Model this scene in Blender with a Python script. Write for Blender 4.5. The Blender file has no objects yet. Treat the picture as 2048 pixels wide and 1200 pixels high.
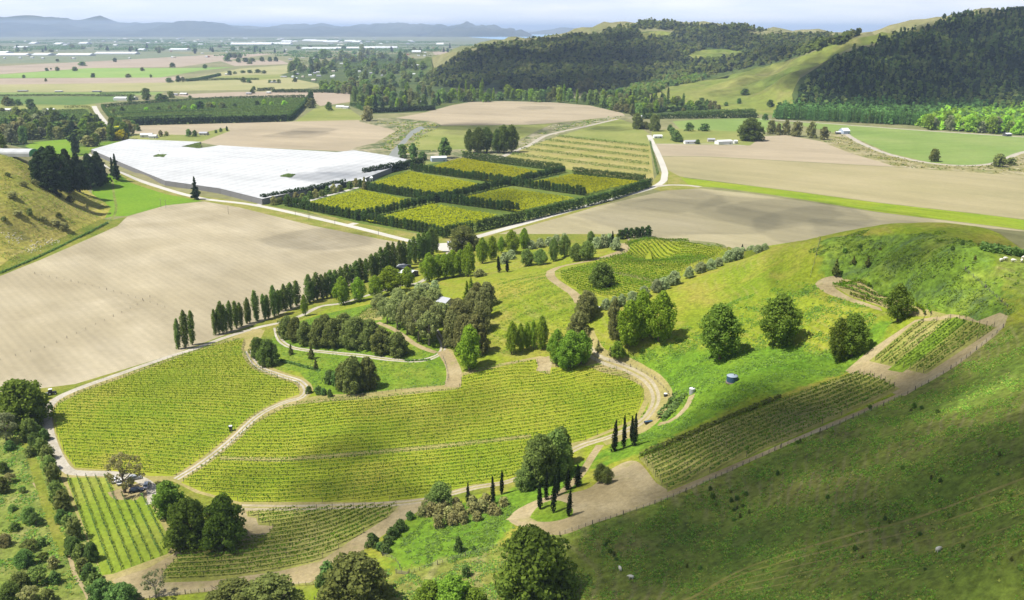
import bpy, math, random
import numpy as np
from mathutils import Vector, Matrix
from mathutils.geometry import delaunay_2d_cdt

rng = np.random.default_rng(7)
random.seed(7)
scene = bpy.context.scene
COL = scene.collection

# ------------------------------------------------------------------ camera
F = 1774.0            # focal length in pixels of the 2048 x 1200 photograph
HZ = 55.5             # row of the true horizon
PITCH = math.atan((600 - HZ) / F)
CAM_Z = 150.0
cd = bpy.data.cameras.new('camera')
cam = bpy.data.objects.new('camera', cd)
COL.objects.link(cam)
cam.location = (0, 0, CAM_Z)
cam.rotation_euler = (math.pi / 2 - PITCH, 0, 0)
cd.sensor_width = 36.0
cd.lens = 36.0 * F / 2048.0
cd.clip_start = 1.0
cd.clip_end = 300000.0
scene.camera = cam

# ------------------------------------------------------------------ sky, sun, exposure
SUN_EL, SUN_AZ = 60.0, -106.0      # azimuth from +Y (away from the camera), negative = left
world = bpy.data.worlds.new('World')
scene.world = world
world.use_nodes = True
nt = world.node_tree
sky = nt.nodes.new('ShaderNodeTexSky')
sky.sky_type = 'NISHITA'
sky.sun_disc = False
sky.sun_elevation = math.radians(SUN_EL)
sky.sun_rotation = math.radians(SUN_AZ)
sky.altitude = 100.0
sky.air_density = 1.0
sky.dust_density = 1.3
sky.ozone_density = 1.0
bg = nt.nodes['Background']
bg.inputs['Strength'].default_value = 0.052
# pale cloud bank low above the horizon, thinning upwards
tcw = nt.nodes.new('ShaderNodeTexCoord')
sepw = nt.nodes.new('ShaderNodeSeparateXYZ'); nt.links.new(tcw.outputs['Generated'], sepw.inputs[0])
mpw = nt.nodes.new('ShaderNodeMapping'); mpw.inputs['Scale'].default_value = (7, 7, 60); nt.links.new(tcw.outputs['Generated'], mpw.inputs[0])
nzw = nt.nodes.new('ShaderNodeTexNoise'); nzw.inputs['Scale'].default_value = 1.0; nzw.inputs['Detail'].default_value = 5
nt.links.new(mpw.outputs[0], nzw.inputs['Vector'])
mrw = nt.nodes.new('ShaderNodeMapRange'); mrw.interpolation_type = 'SMOOTHSTEP'
for k_, v_ in ((1, 0.16), (2, 0.01), (3, 0.25), (4, 0.92)): mrw.inputs[k_].default_value = v_
nt.links.new(sepw.outputs[2], mrw.inputs[0])
cmw = nt.nodes.new('ShaderNodeMix'); cmw.data_type = 'RGBA'
cmw.inputs[6].default_value = (11.2, 12.2, 13.9, 1); cmw.inputs[7].default_value = (13.2, 13.6, 14.2, 1)
mr2 = nt.nodes.new('ShaderNodeMapRange'); mr2.inputs[1].default_value = .45; mr2.inputs[2].default_value = .65
nt.links.new(nzw.outputs['Fac'], mr2.inputs[0]); nt.links.new(mr2.outputs[0], cmw.inputs[0])
mxw = nt.nodes.new('ShaderNodeMix'); mxw.data_type = 'RGBA'
nt.links.new(mrw.outputs[0], mxw.inputs[0]); nt.links.new(sky.outputs[0], mxw.inputs[6]); nt.links.new(cmw.outputs[2], mxw.inputs[7])
nt.links.new(mxw.outputs[2], bg.inputs['Color'])

sd = bpy.data.lights.new('sun', 'SUN')
sd.energy = 5.0
sd.angle = math.radians(0.53)
sd.color = (1.0, 0.95, 0.86)
sun = bpy.data.objects.new('sun', sd)
COL.objects.link(sun)
_a, _e = math.radians(SUN_AZ), math.radians(SUN_EL)
TO_SUN = Vector((math.sin(_a) * math.cos(_e), math.cos(_a) * math.cos(_e), math.sin(_e)))
sun.rotation_euler = (-TO_SUN).to_track_quat('-Z', 'Y').to_euler()
sun.location = (0, 0, 900)

vs = scene.view_settings
vs.view_transform = 'Standard'
vs.look = 'None'
vs.exposure = 0.8
vs.gamma = 1.0
vs.use_curve_mapping = False
scene.cycles.use_denoising = True
scene.cycles.max_bounces = 5
scene.cycles.diffuse_bounces = 2
scene.cycles.transparent_max_bounces = 24
scene.cycles.volume_bounces = 0

# ------------------------------------------------------------------ object helpers
def tag(o, label=None, cat=None, group=None, kind=None):
    if label: o['label'] = label
    if cat: o['category'] = cat
    if group: o['group'] = group
    if kind: o['kind'] = kind
    return o

def empty(name, loc=(0, 0, 0), rz=0.0):
    o = bpy.data.objects.new(name, None)
    o.location = loc
    o.rotation_euler = (0, 0, rz)
    o.empty_display_size = 0.5
    COL.objects.link(o)
    return o

def mesh_obj(name, verts, faces, mats, parent=None, mi=None, smooth=False, normals=None):
    me = bpy.data.meshes.new(name)
    build_mesh(me, verts, faces, mats, mi, smooth, normals)
    o = bpy.data.objects.new(name, me)
    COL.objects.link(o)
    if parent is not None: o.parent = parent
    return o

def build_mesh(me, verts, faces, mats, mi=None, smooth=False, normals=None):
    verts = np.asarray(verts, dtype=np.float32).reshape(-1, 3)
    if isinstance(faces, np.ndarray) and faces.ndim == 2:
        n, k = faces.shape
        me.vertices.add(len(verts)); me.vertices.foreach_set('co', verts.ravel())
        me.loops.add(n * k); me.loops.foreach_set('vertex_index', faces.astype(np.int32).ravel())
        me.polygons.add(n)
        me.polygons.foreach_set('loop_start', np.arange(0, n * k, k, dtype=np.int32))
        me.update(calc_edges=True)
    else:
        me.from_pydata(verts.tolist(), [], [list(map(int, f)) for f in faces])
        me.update()
    if not isinstance(mats, (list, tuple)): mats = [mats]
    for m in mats: me.materials.append(m)
    if mi is not None: me.polygons.foreach_set('material_index', np.asarray(mi, dtype=np.int32))
    if smooth: me.polygons.foreach_set('use_smooth', np.ones(len(me.polygons), dtype=bool))
    if normals is not None: me.normals_split_custom_set_from_vertices(np.asarray(normals).tolist())
    me.validate(clean_customdata=False)

class MB:
    """collects simple solids into one mesh"""
    def __init__(self): self.v, self.f, self.m = [], [], []
    def add(self, v, f, m=0):
        o = len(self.v)
        self.v += [tuple(p) for p in v]
        self.f += [tuple(i + o for i in q) for q in f]
        self.m += [m] * len(f)
    def box(self, cx, cy, cz, sx, sy, sz, rz=0.0, m=0, taper=1.0):
        c, s = math.cos(rz), math.sin(rz)
        v = []
        for dz in (-1, 1):
            t = taper if dz > 0 else 1.0
            for dx, dy in ((-1, -1), (1, -1), (1, 1), (-1, 1)):
                x, y = dx * sx / 2 * t, dy * sy / 2 * t
                v.append((cx + c * x - s * y, cy + s * x + c * y, cz + dz * sz / 2))
        self.add(v, [(3, 2, 1, 0), (4, 5, 6, 7), (0, 1, 5, 4), (1, 2, 6, 5), (2, 3, 7, 6), (3, 0, 4, 7)], m)
    def tube(self, a, b, r0, r1, n=6, m=0, caps=True):
        a, b = Vector(a), Vector(b)
        d = (b - a).normalized()
        u = d.orthogonal().normalized(); w = d.cross(u)
        v = []
        for p, r in ((a, r0), (b, r1)):
            for i in range(n):
                t = 2 * math.pi * i / n
                v.append(p + u * (math.cos(t) * r) + w * (math.sin(t) * r))
        f = [(i, (i + 1) % n, n + (i + 1) % n, n + i) for i in range(n)]
        if caps: f += [tuple(range(n - 1, -1, -1)), tuple(range(n, 2 * n))]
        self.add(v, f, m)
    def lathe(self, prof, n=24, c=(0, 0, 0), m=0):
        v, f = [], []
        for r, z in prof:
            for i in range(n):
                t = 2 * math.pi * i / n
                v.append((c[0] + r * math.cos(t), c[1] + r * math.sin(t), c[2] + z))
        for k in range(len(prof) - 1):
            for i in range(n):
                j = (i + 1) % n
                f.append((k * n + i, k * n + j, (k + 1) * n + j, (k + 1) * n + i))
        f.append(tuple(range(n - 1, -1, -1)))
        f.append(tuple((len(prof) - 1) * n + i for i in range(n)))
        self.add(v, f, m)
    def prism(self, prof, x0, x1, m=0):
        """profile in (y, z) pushed along x"""
        n = len(prof)
        v = [(x0, y, z) for y, z in prof] + [(x1, y, z) for y, z in prof]
        f = [(i, (i + 1) % n, n + (i + 1) % n, n + i) for i in range(n)]
        f += [tuple(range(n - 1, -1, -1)), tuple(range(n, 2 * n))]
        self.add(v, f, m)
    def build(self, name, mats, parent=None, smooth=False):
        return mesh_obj(name, self.v, self.f, mats, parent, self.m, smooth)

# ------------------------------------------------------------------ projection helpers
CP, SP = math.cos(PITCH), math.sin(PITCH)
def ray(px, py):
    px, py = np.asarray(px, float), np.asarray(py, float)
    u, v = (px - 1024) / F, -(py - 600) / F
    return u, CP + v * SP, -SP + v * CP            # direction x, y, z (depth 1)
def at_z(px, py, z):
    dx, dy, dz = ray(px, py)
    t = (z - CAM_Z) / dz
    return dx * t, dy * t
def at_y(px, py, Y):                               # point on the pixel's ray at ground distance Y
    dx, dy, dz = ray(px, py)
    t = Y / dy
    return dx * t, Y, CAM_Z + dz * t
def depth(x, y, z): return y * CP + (CAM_Z - z) * SP

# ------------------------------------------------------------------ terrain
class TPS:
    def __init__(s, pts, unit):
        p = np.array(pts, float); s.c = p[:, :2] / unit; s.unit = unit
        n = len(p); A = np.zeros((n + 3, n + 3))
        A[:n, :n] = s.k(s.c, s.c) + np.eye(n) * 1e-3
        A[:n, n] = 1; A[:n, n + 1:] = s.c; A[n:, :n] = A[:n, n:].T
        s.w = np.linalg.solve(A, np.r_[p[:, 2], 0, 0, 0])
    @staticmethod
    def k(a, b):
        d2 = ((a[:, None, :] - b[None, :, :]) ** 2).sum(-1)
        return 0.5 * d2 * np.log(d2 + 1e-9)
    def __call__(s, x, y):
        q = np.stack([np.ravel(x), np.ravel(y)], 1) / s.unit
        out = np.empty(len(q))
        for i in range(0, len(q), 20000):
            b = q[i:i + 20000]
            out[i:i + 20000] = s.k(b, s.c) @ s.w[:-3] + s.w[-3] + b @ s.w[-2:]
        return out.reshape(np.shape(x))

NEAR = [  # photo column, row, height of the ground there
 # flat valley in front and at the left
 (200,312,0),(250,345,0),(240,300,0),(300,330,0),(190,335,0),(400,300,0),(400,360,0),(140,330,1),(60,298,0),(130,300,0),(20,760,0),(20,640,0),(150,700,0),(300,640,0),(450,600,0),(600,540,0),(760,500,0),(300,500,0),(150,560,0),(520,440,0),
 (700,440,0),(880,470,0),(1000,420,0),(1200,380,0),(1400,340,0),(1000,340,0),(700,340,0),(1400,430,0),(1600,430,0),(1800,430,0),(2040,460,0),
 (1800,340,0),(2040,340,0),(1150,460,0),(1000,465,0),(330,390,0),(500,350,0),(300,300,0),(250,440,0),
 # lower left
 (20,870,0.5),(60,1000,0.3),(20,1190,3),(120,1100,0.0),(180,1190,0.0),(100,900,0.8),
 # left vineyard and its edges
 (430,680,0.6),(250,745,0.5),(110,800,0.6),(150,930,0.9),(230,1140,0.6),(300,960,1.2),(360,830,2.6),(300,760,1.4),(500,720,3.0),(560,760,4.0),
 (460,880,2.4),(610,785,5.0),(380,940,1.6),
 # bottom vineyard, bottom trees
 (340,1150,2.0),(500,1080,2.4),(700,1060,4.0),(640,1140,4.5),(500,1195,3),(330,1195,2),(800,1020,5.0),(820,1140,8),(720,1195,7),(900,1195,10),
 # middle vineyard
 (480,1010,2.2),(640,960,3.0),(560,860,4.2),(700,830,6.0),(850,790,7.5),(900,870,5.0),(1000,950,5.5),(1020,800,8.5),(1150,800,10.5),(1270,800,13.0),
 (1180,880,9.0),(1080,730,13),(930,740,10.5),(1240,735,15),
 # garden knoll, loop track
 (560,660,2.5),(590,695,4.5),(720,708,8.0),(880,706,11),(720,760,7.5),(640,740,6),(800,680,12),(700,640,8),(620,630,3),(760,610,9),(860,620,15),(900,600,16),
 (960,620,17),(960,700,13),(840,575,9),(760,560,3),(680,590,1.5),(870,540,4),(960,530,7),(1000,545,12),(1000,600,19),(1060,580,22),(1050,660,18),
 (1080,700,15),(1000,710,14),(1130,730,14),
 # upper vineyard knoll
 (1100,550,22),(1150,590,24),(1200,560,25),(1200,520,22),(1100,525,15),(1150,505,13),(1050,515,9),(1240,490,22),(1300,476,25),(1380,486,25),(1450,497,26),(1420,525,29),
 (1320,550,27),(1250,600,27),(1160,640,23),(1180,700,19),(1220,690,22),(1350,520,26),
 # grass face
 (1300,610,29),(1350,580,31),(1400,553,33),(1470,525,38),(1540,494,47),(1600,481,54),(1640,475,59),(1740,468,66),(1850,465,72),(1960,487,72),(2048,512,70),(2120,530,70),
 (1300,680,24),(1440,717,27),(1400,620,31),(1500,600,39),(1558,690,34),(1560,560,46),(1650,520,56),(1650,575,49.5),(1690,558,50.5),(1720,564,51.5),(1760,590,51.8),(1830,614,53.5),(1700,595,49.3),(1760,616,50.6),(1820,634,52.6),(1750,530,61),(1850,540,66),(1678,725,36),
 (1795,643,46),(1900,630,56),(1990,640,61),(1960,580,65),(2040,600,67),(1464,755,29),(1384,776,22),(1335,790,15),(1300,850,12),(1400,850,21),(1600,780,35),
 (1250,885,13),(1200,940,13),(1180,905,9.5),(1100,930,8),(1040,975,8),(1290,925,20),(1500,830,28),(1710,745,38),(1740,728,40),(1850,747,47),(1800,780,43),
 (1330,985,22),(1560,890,32),(1450,920,26),
 # dark slope
 (1120,1040,15),(1030,1040,11),(1150,985,14),(1130,1066,17),(950,1060,9),(1000,1100,11),(880,1120,9),(1060,1190,11),(1200,1130,17),(1300,1060,20),(1300,1100,20),(1500,1000,28),
 (1500,1190,33),(1700,900,42),(1700,1050,44),(1700,1190,47),(1380,1190,26),(1900,800,52),(1900,1000,56),(2040,700,63),(2040,900,65),(2040,1050,66),(2040,1190,62),(1880,1100,53),
 # hill at the left
 (0,548,0.3),(80,512,0.3),(150,478,0.3),(225,440,0.2),(215,400,0.2),(165,380,1.5),(0,312,50),(0,345,44),(0,380,36),(0,430,24),(0,470,13),(0,520,4),
 (40,322,42),(85,345,28),(120,370,13),(170,420,3),(100,420,19),(40,400,29),(60,470,9),(110,470,5),(-120,340,46),(-150,420,30),(-120,520,9),(-100,600,0),
]
pts = []
for px, py, z in NEAR:
    x, y = at_z(px, py, z)
    pts.append((float(x), float(y), z))
pts += [(250, 560, 0), (170, 590, 0), (330, 520, 0), (100, 575, 0), (60, 560, 2), (90, 520, 16), (133, 500, 18), (180, 490, 14), (230, 450, 22), (420, 450, 0), (300, 400, 60),
        (0, 60, 14), (-150, 60, 2), (-300, 150, 0), (-400, 300, 0), (110, 60, 70), (220, 120, 88), (260, 220, 82), (-100, -60, 6), (150, -60, 80), (330, 300, 74), (420, 200, 80),
        (-320, 880, 0), (-430, 900, 20), (-520, 900, 40), (-640, 760, 60), (-600, 620, 20), (-450, 500, 0), (-600, 450, 0), (500, 350, 40), (520, 480, 0), (600, 700, 0), (-100, 1050, 0), (500, 1050, 0)]
tps_near = TPS(pts, 100.0)

FAR = []   # far hills: column, row, ground distance
for px, py, Y in [
 (1620,175,1770),(1700,160,1800),(1700,120,1950),(1600,140,1850),(1800,140,1850),(1900,130,1880),(2000,130,1900),(2048,130,1900),(1680,95,2080),(1780,75,2160),(1860,58,2230),(1900,42,2270),(1950,36,2290),
 (2048,27,2300),(2200,20,2300),(2350,30,2300),(2200,120,1900),(1850,95,2060),(1950,90,2060),(2040,85,2060),
 (1500,150,2180),(1560,140,2250),(1600,125,2330),(1700,90,2520),(1750,74,2600),(1790,66,2680),(1850,60,2760),(1440,180,2020),(1540,185,1880),(1570,160,1950),
 (880,150,2800),(900,130,3000),(940,100,3150),(1000,110,3000),(1000,90,3250),(1100,120,2850),(1100,80,3280),(1200,72,3350),(1300,50,3500),(1230,62,3430),(1380,53,3560),(1480,57,3560),(1560,72,3500),(1640,76,3400),(1700,76,3400),
 (1250,130,2750),(1250,100,3000),(1340,100,3050),(1400,110,2880),(1400,150,2500),(1330,160,2450),(1550,110,2950),(1480,90,3150),(1620,90,3100)]:
    FAR.append(tuple(map(float, at_y(px, py, Y))))
for px, py in [(860,165),(900,178),(1000,186),(1100,195),(1200,200),(1300,205),(1400,215),(1540,222),(1560,236),(1700,240),(1900,252),(2048,262),(2200,270),(820,150),(780,140),(760,120)]:
    x, y = at_z(px, py, 0.0); FAR.append((float(x), float(y), 0.0))
for px, py, z in [(1450,205,8),(1620,218,5),(1750,215,8),(1900,215,10),(2048,215,14),(2200,215,16)]:
    x, y = at_z(px, py, z); FAR.append((float(x), float(y), z))
FAR += [(-500, 3300, 0), (0, 4300, 30), (600, 4500, 60), (1300, 4400, 80), (2000, 3800, 120), (2600, 3200, 150), (2800, 2300, 170), (1900, 1300, 0), (1000, 1300, 0), (300, 1800, 0), (-200, 2500, 0), (-600, 4200, 0), (1500, 2700, 130)]
tps_far = TPS(FAR, 300.0)

def soft(z): return np.maximum(0.5 * (z + np.sqrt(z * z + 0.36)) - 0.3, 0)
GNX0, GNY0, GNS = -800.0, -200.0, 4.0
gx = np.arange(GNX0, 900, GNS); gy = np.arange(GNY0, 1180, GNS)
X, Y = np.meshgrid(gx, gy)
ZN = soft(tps_near(X, Y))
edge = np.clip((1140 - Y) / 120, 0, 1) * np.clip((X + 795) / 60, 0, 1) * np.clip((880 - X) / 150, 0, 1)
ZN *= edge
def lump(x, y, s, seed):
    r = np.random.default_rng(seed); o = 0
    for k in range(7):
        a = r.uniform(0, 6.28); f = (1.0 + 0.45 * k) / s; ph = r.uniform(0, 6.28)
        o = o + np.sin((x * math.cos(a) + y * math.sin(a)) * f * 6.28 + ph) / (1 + 0.6 * k)
    return o
ZN += np.clip(ZN / 10, 0, 1) * (0.22 * lump(X, Y, 34, 3) + 0.09 * lump(X, Y, 11, 5))
GFX0, GFY0, GFS = -900.0, 1200.0, 20.0
fx = np.arange(GFX0, 3400, GFS); fy = np.arange(GFY0, 5200, GFS)
X, Y = np.meshgrid(fx, fy)
ZF = soft(tps_far(X, Y))
ZF *= np.clip((Y - 1210) / 150, 0, 1) * np.clip((5150 - Y) / 700, 0, 1) * np.clip((X + 880) / 300, 0, 1) * np.clip((3380 - X) / 300, 0, 1)
ZF += np.clip(ZF / 40, 0, 1) * (10.5 * lump(X, Y, 360, 11) + 5.0 * lump(X, Y, 130, 12))
ZF = np.maximum(ZF, 0)
def bil(G, x0, y0, s, x, y):
    i = (x - x0) / s; j = (y - y0) / s
    ok = (i >= 0) & (j >= 0) & (i < G.shape[1] - 1.001) & (j < G.shape[0] - 1.001)
    i = np.clip(i, 0, G.shape[1] - 1.001); j = np.clip(j, 0, G.shape[0] - 1.001)
    a, b = i.astype(int), j.astype(int); u, v = i - a, j - b
    z = G[b, a] * (1 - u) * (1 - v) + G[b, a + 1] * u * (1 - v) + G[b + 1, a] * (1 - u) * v + G[b + 1, a + 1] * u * v
    return np.where(ok, z, 0.0)
def zf(x, y):
    x, y = np.asarray(x, float), np.asarray(y, float)
    return bil(ZN, GNX0, GNY0, GNS, x, y) + bil(ZF, GFX0, GFY0, GFS, x, y)
def znorm(x, y, e=1.5):
    gx_ = (zf(x + e, y) - zf(x - e, y)) / (2 * e); gy_ = (zf(x, y + e) - zf(x, y - e)) / (2 * e)
    n = np.stack([-gx_, -gy_, np.ones_like(gx_)], -1)
    return n / np.linalg.norm(n, axis=-1, keepdims=True)
_T = 70 * 1.008 ** np.arange(900)
def ground(px, py):
    """where the rays through photo pixels meet the ground: n x 3"""
    px = np.atleast_1d(np.asarray(px, float)); py = np.atleast_1d(np.asarray(py, float))
    out = np.zeros((len(px), 3))
    for k in range(len(px)):
        dx, dy, dz = ray(px[k], py[k])
        h = CAM_Z + dz * _T - zf(dx * _T, dy * _T)
        i = np.argmax(h < 0)
        if h[i] >= 0: i = len(_T) - 1
        a, b = _T[max(i - 1, 0)], _T[i]
        for _ in range(22):
            m = (a + b) / 2
            if CAM_Z + dz * m - zf(dx * m, dy * m) < 0: b = m
            else: a = m
        out[k] = (dx * b, dy * b, zf(dx * b, dy * b))
    return out
def gp(px, py): return ground(px, py)[0]
def smooth_line(p, closed=False, step=7.0):
    p = [np.array(q, float) for q in p]; n = len(p); out = []
    rngk = range(n if closed else n - 1)
    for k in rngk:
        if closed: a, b, c, d = p[(k - 1) % n], p[k], p[(k + 1) % n], p[(k + 2) % n]
        else: a, b, c, d = p[max(k - 1, 0)], p[k], p[k + 1], p[min(k + 2, n - 1)]
        m = max(1, int(np.linalg.norm(c - b) / step))
        for i in range(m):
            t = i / m
            out.append(0.5 * (2 * b + (c - a) * t + (2 * a - 5 * b + 4 * c - d) * t * t + (3 * b - a - 3 * c + d) * t ** 3))
    if not closed: out.append(p[-1])
    return np.array(out)
def inside(poly, x, y):
    x, y = np.asarray(x, float), np.asarray(y, float); r = np.zeros(np.shape(x), bool)
    n = len(poly); j = n - 1; poly = np.asarray(poly, float).tolist()
    for i in range(n):
        xi, yi, xj, yj = poly[i][0], poly[i][1], poly[j][0], poly[j][1]
        c = ((yi > y) != (yj > y)) & (x < (xj - xi) * (y - yi) / (yj - yi + 1e-12) + xi)
        r ^= c; j = i
    return r

# ------------------------------------------------------------------ ground materials
def new_mat(name):
    m = bpy.data.materials.new(name); m.use_nodes = True
    t = m.node_tree; b = t.nodes['Principled BSDF']
    b.inputs['Specular IOR Level'].default_value = 0.15
    return m, t, b
def ramp_node(t, fac, cols, pos=None):
    r = t.nodes.new('ShaderNodeValToRGB'); e = r.color_ramp.elements
    n = len(cols); pos = pos or [0.3 + 0.4 * i / (n - 1) for i in range(n)]
    e[0].position, e[0].color = pos[0], (*cols[0], 1)
    e[1].position, e[1].color = pos[-1], (*cols[-1], 1)
    for i in range(1, n - 1):
        k = e.new(pos[i]); k.color = (*cols[i], 1)
    t.links.new(fac, r.inputs[0]); return r.outputs[0]
def noise_node(t, vec, scale, detail=5, rough=0.6, dist=0.0):
    n = t.nodes.new('ShaderNodeTexNoise')
    n.inputs['Scale'].default_value = scale; n.inputs['Detail'].default_value = detail
    n.inputs['Roughness'].default_value = rough; n.inputs['Distortion'].default_value = dist
    t.links.new(vec, n.inputs['Vector']); return n.outputs['Fac']
def mapped(t, vec, ang=0.0, sx=1.0, sy=1.0):
    a = t.nodes.new('ShaderNodeMapping'); a.inputs['Rotation'].default_value = (0, 0, ang)
    m = t.nodes.new('ShaderNodeMapping'); m.inputs['Scale'].default_value = (sx, sy, 1)
    t.links.new(vec, a.inputs['Vector']); t.links.new(a.outputs[0], m.inputs['Vector']); return m.outputs[0]
def mix_col(t, fac, a, b, mode='MIX'):
    m = t.nodes.new('ShaderNodeMix'); m.data_type = 'RGBA'; m.blend_type = mode
    for sock, v in ((0, fac), (6, a), (7, b)):
        if hasattr(v, 'links'): t.links.new(v, m.inputs[sock])
        elif sock == 0: m.inputs[0].default_value = v
        else: m.inputs[sock].default_value = (*v, 1)
    return m.outputs[2]
def gcolor(t, tc, cols, big, fine, bump=0.0, streak=None, contrast=0.35, patch=None, rough=0.95, lines=None, terr=None, fn=None):
    cols = [tuple(ALB * v for v in c_) for c_ in cols]
    c = ramp_node(t, noise_node(t, tc, big, 4, 0.55), cols)
    if patch:
        pc, ps, p0, p1 = patch
        f = ramp_node(t, noise_node(t, tc, ps, 6, 0.65, 0.4), [(0, 0, 0), (1, 1, 1)], [p0, p1])
        c = mix_col(t, f, c, tuple(ALB * v for v in pc))
    if streak:
        ang, ratio, amt, sc = streak
        f = noise_node(t, mapped(t, tc, ang, sc / ratio, sc), 1.0, 4, 0.6)
        g = ramp_node(t, f, [(1 - amt,) * 3, (1 + amt * 0.6,) * 3])
        c = mix_col(t, 1.0, c, g, 'MULTIPLY')
    if lines:
        ang, sp, amt = lines
        w = t.nodes.new('ShaderNodeTexWave'); w.wave_type = 'BANDS'
        w.inputs['Scale'].default_value = 0.314 / sp; w.inputs['Distortion'].default_value = 0.6; w.inputs['Detail'].default_value = 2
        w.inputs['Detail Scale'].default_value = 0.3
        t.links.new(mapped(t, tc, ang), w.inputs['Vector'])
        g = ramp_node(t, w.outputs['Fac'], [(1 - amt,) * 3, (1 + amt,) * 3], [0.1, 0.9])
        c = mix_col(t, 1.0, c, g, 'MULTIPLY')
    if terr:                                   # stock terraces: narrow paths that follow the contours
        sp, amt, col = terr
        w = t.nodes.new('ShaderNodeTexWave'); w.wave_type = 'BANDS'; w.bands_direction = 'Z'
        w.inputs['Scale'].default_value = 0.314 / sp; w.inputs['Distortion'].default_value = 5.0; w.inputs['Detail'].default_value = 3
        w.inputs['Detail Scale'].default_value = .05
        t.links.new(tc, w.inputs['Vector'])
        f = ramp_node(t, w.outputs['Fac'], [(0, 0, 0), (amt,) * 3], [.62, .98])
        f2 = ramp_node(t, noise_node(t, tc, .03, 3, .6), [(0, 0, 0), (1, 1, 1)], [.42, .6])
        f = mix_col(t, 1.0, f, f2, 'MULTIPLY')
        c = mix_col(t, f, c, tuple(ALB * v for v in col))
    if fn is None: fn = noise_node(t, tc, fine, 4, 0.75)
    g = ramp_node(t, fn, [(1 - contrast,) * 3, (1.0,) * 3, (1 + contrast,) * 3], [0.3, 0.5, 0.7])
    return mix_col(t, 1.0, c, g, 'MULTIPLY'), fn
def finish(t, b, c, fn, bump, rough=.95):
    t.links.new(c, b.inputs['Base Color'])
    b.inputs['Roughness'].default_value = rough
    if bump:
        bm = t.nodes.new('ShaderNodeBump'); bm.inputs['Strength'].default_value = 1.0
        bm.inputs['Distance'].default_value = bump
        t.links.new(fn, bm.inputs['Height']); t.links.new(bm.outputs[0], b.inputs['Normal'])
def gmat(name, *a, **kw):
    """ground cover: broad patches of colour, fine grain, optional streaks (angle, ratio, amount), a second patch colour, tillage lines"""
    m, t, b = new_mat(name)
    tc = t.nodes.new('ShaderNodeTexCoord').outputs['Object']
    c, fn = gcolor(t, tc, *a, **kw)
    finish(t, b, c, fn, kw.get('bump', a[3] if len(a) > 3 else 0.0), kw.get('rough', .95))
    return m

M = {}
ALB = 0.60
def G(k, *a, **kw): M[k] = gmat(k, *a, **kw)
G('plain',   [(.17,.20,.075),(.25,.25,.11),(.31,.29,.15)], .004, .05, contrast=.25)
G('lush',   [(.105,.205,.012),(.165,.265,.018),(.225,.29,.03)], .035, .55, .35, contrast=.45, patch=((.08,.17,.015), .12, .55, .75))
HILL = dict(hill=([(.18,.26,.014),(.25,.305,.021),(.325,.325,.038)], .022, .55), lush=([(.105,.225,.014),(.165,.285,.02),(.225,.31,.03)], .035, .55), scrub=([(.11,.20,.025),(.155,.25,.024),(.22,.28,.038)], .05, .4), dark=([(.14,.215,.028),(.19,.245,.034),(.25,.255,.055)], .03, .5))
HILLX = dict(hill=dict(contrast=.4, patch=((.35,.29,.065), .045, .5, .78), terr=(1.6, .35, (.33,.30,.10))), lush=dict(contrast=.5, patch=((.08,.175,.018), .12, .52, .75)), scrub=dict(contrast=.6, patch=((.095,.155,.055), .09, .5, .68)), dark=dict(contrast=.55, patch=((.24,.20,.075), .05, .55, .8), terr=(1.5, .55, (.30,.27,.12))))
G('spur', [(.15,.21,.035),(.22,.26,.05),(.28,.28,.08)], .006, .06, contrast=.3, patch=((.33,.29,.11), .01, .55, .75))
G('woodland', [(.05,.085,.02),(.08,.12,.025),(.13,.16,.04)], .01, .08, contrast=.4)

G('bank',   [(.15,.21,.02),(.22,.25,.03),(.30,.27,.06)], .06, .6, .3, contrast=.4)
G('left_hill', [(.27,.30,.04),(.38,.35,.07),(.45,.39,.10)], .02, .3, .5, contrast=.42, patch=((.20,.21,.05), .06, .56, .74), streak=(.5, 4, .2, .08), terr=(2.2, .5, (.46,.38,.16)))
G('rough',  [(.15,.22,.03),(.22,.27,.05),(.31,.31,.10)], .06, .5, .4, contrast=.5, patch=((.10,.15,.03), .05, .52, .68))
G('meadow', [(.145,.285,.012),(.185,.325,.016),(.225,.34,.03)], .012, .3, .1, contrast=.18)
G('soil',   [(.365,.315,.205),(.435,.38,.255),(.52,.46,.325)], .011, .3, .05, streak=(.87, 6, .15, .05), contrast=.07, lines=(2.44, 4.0, .03), patch=((.57,.505,.365), .009, .52, .74))
G('soil2',  [(.37,.33,.20),(.42,.375,.225),(.46,.41,.265)], .008, .25, .05, streak=(.74, 10, .15, .06), contrast=.06)
G('soil3',  [(.40,.34,.235),(.455,.385,.265),(.49,.415,.29)], .006, .12, .05, streak=(.4, 6, .13, .03), contrast=.06)
G('tan',    [(.345,.315,.165),(.405,.36,.195),(.445,.39,.225)], .008, .2, .05, streak=(.74, 12, .12, .05), contrast=.07)
G('strip',  [(.20,.32,.015),(.27,.36,.02),(.31,.37,.03)], .02, .3, .1, streak=(.74, 12, .25, .25), contrast=.15)
G('green',  [(.20,.30,.07),(.24,.34,.085),(.29,.37,.11)], .01, .15, .05, streak=(-.2, 6, .12, .08), contrast=.12)
G('pasture',[(.22,.27,.06),(.28,.31,.08),(.33,.34,.11)], .01, .12, .05, contrast=.16, streak=(.2, 5, .1, .03))
G('pale',   [(.33,.34,.14),(.39,.38,.17),(.44,.41,.20)], .005, .06, contrast=.10)
G('vivid',  [(.22,.36,.07),(.27,.41,.09),(.31,.43,.11)], .004, .06, contrast=.10)
G('crop',   [(.10,.19,.04),(.13,.22,.05),(.16,.24,.06)], .01, .1, contrast=.2, lines=(1.45, 8, .12))
G('pink',   [(.38,.31,.23),(.44,.36,.27),(.48,.39,.30)], .005, .06, contrast=.08)
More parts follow.
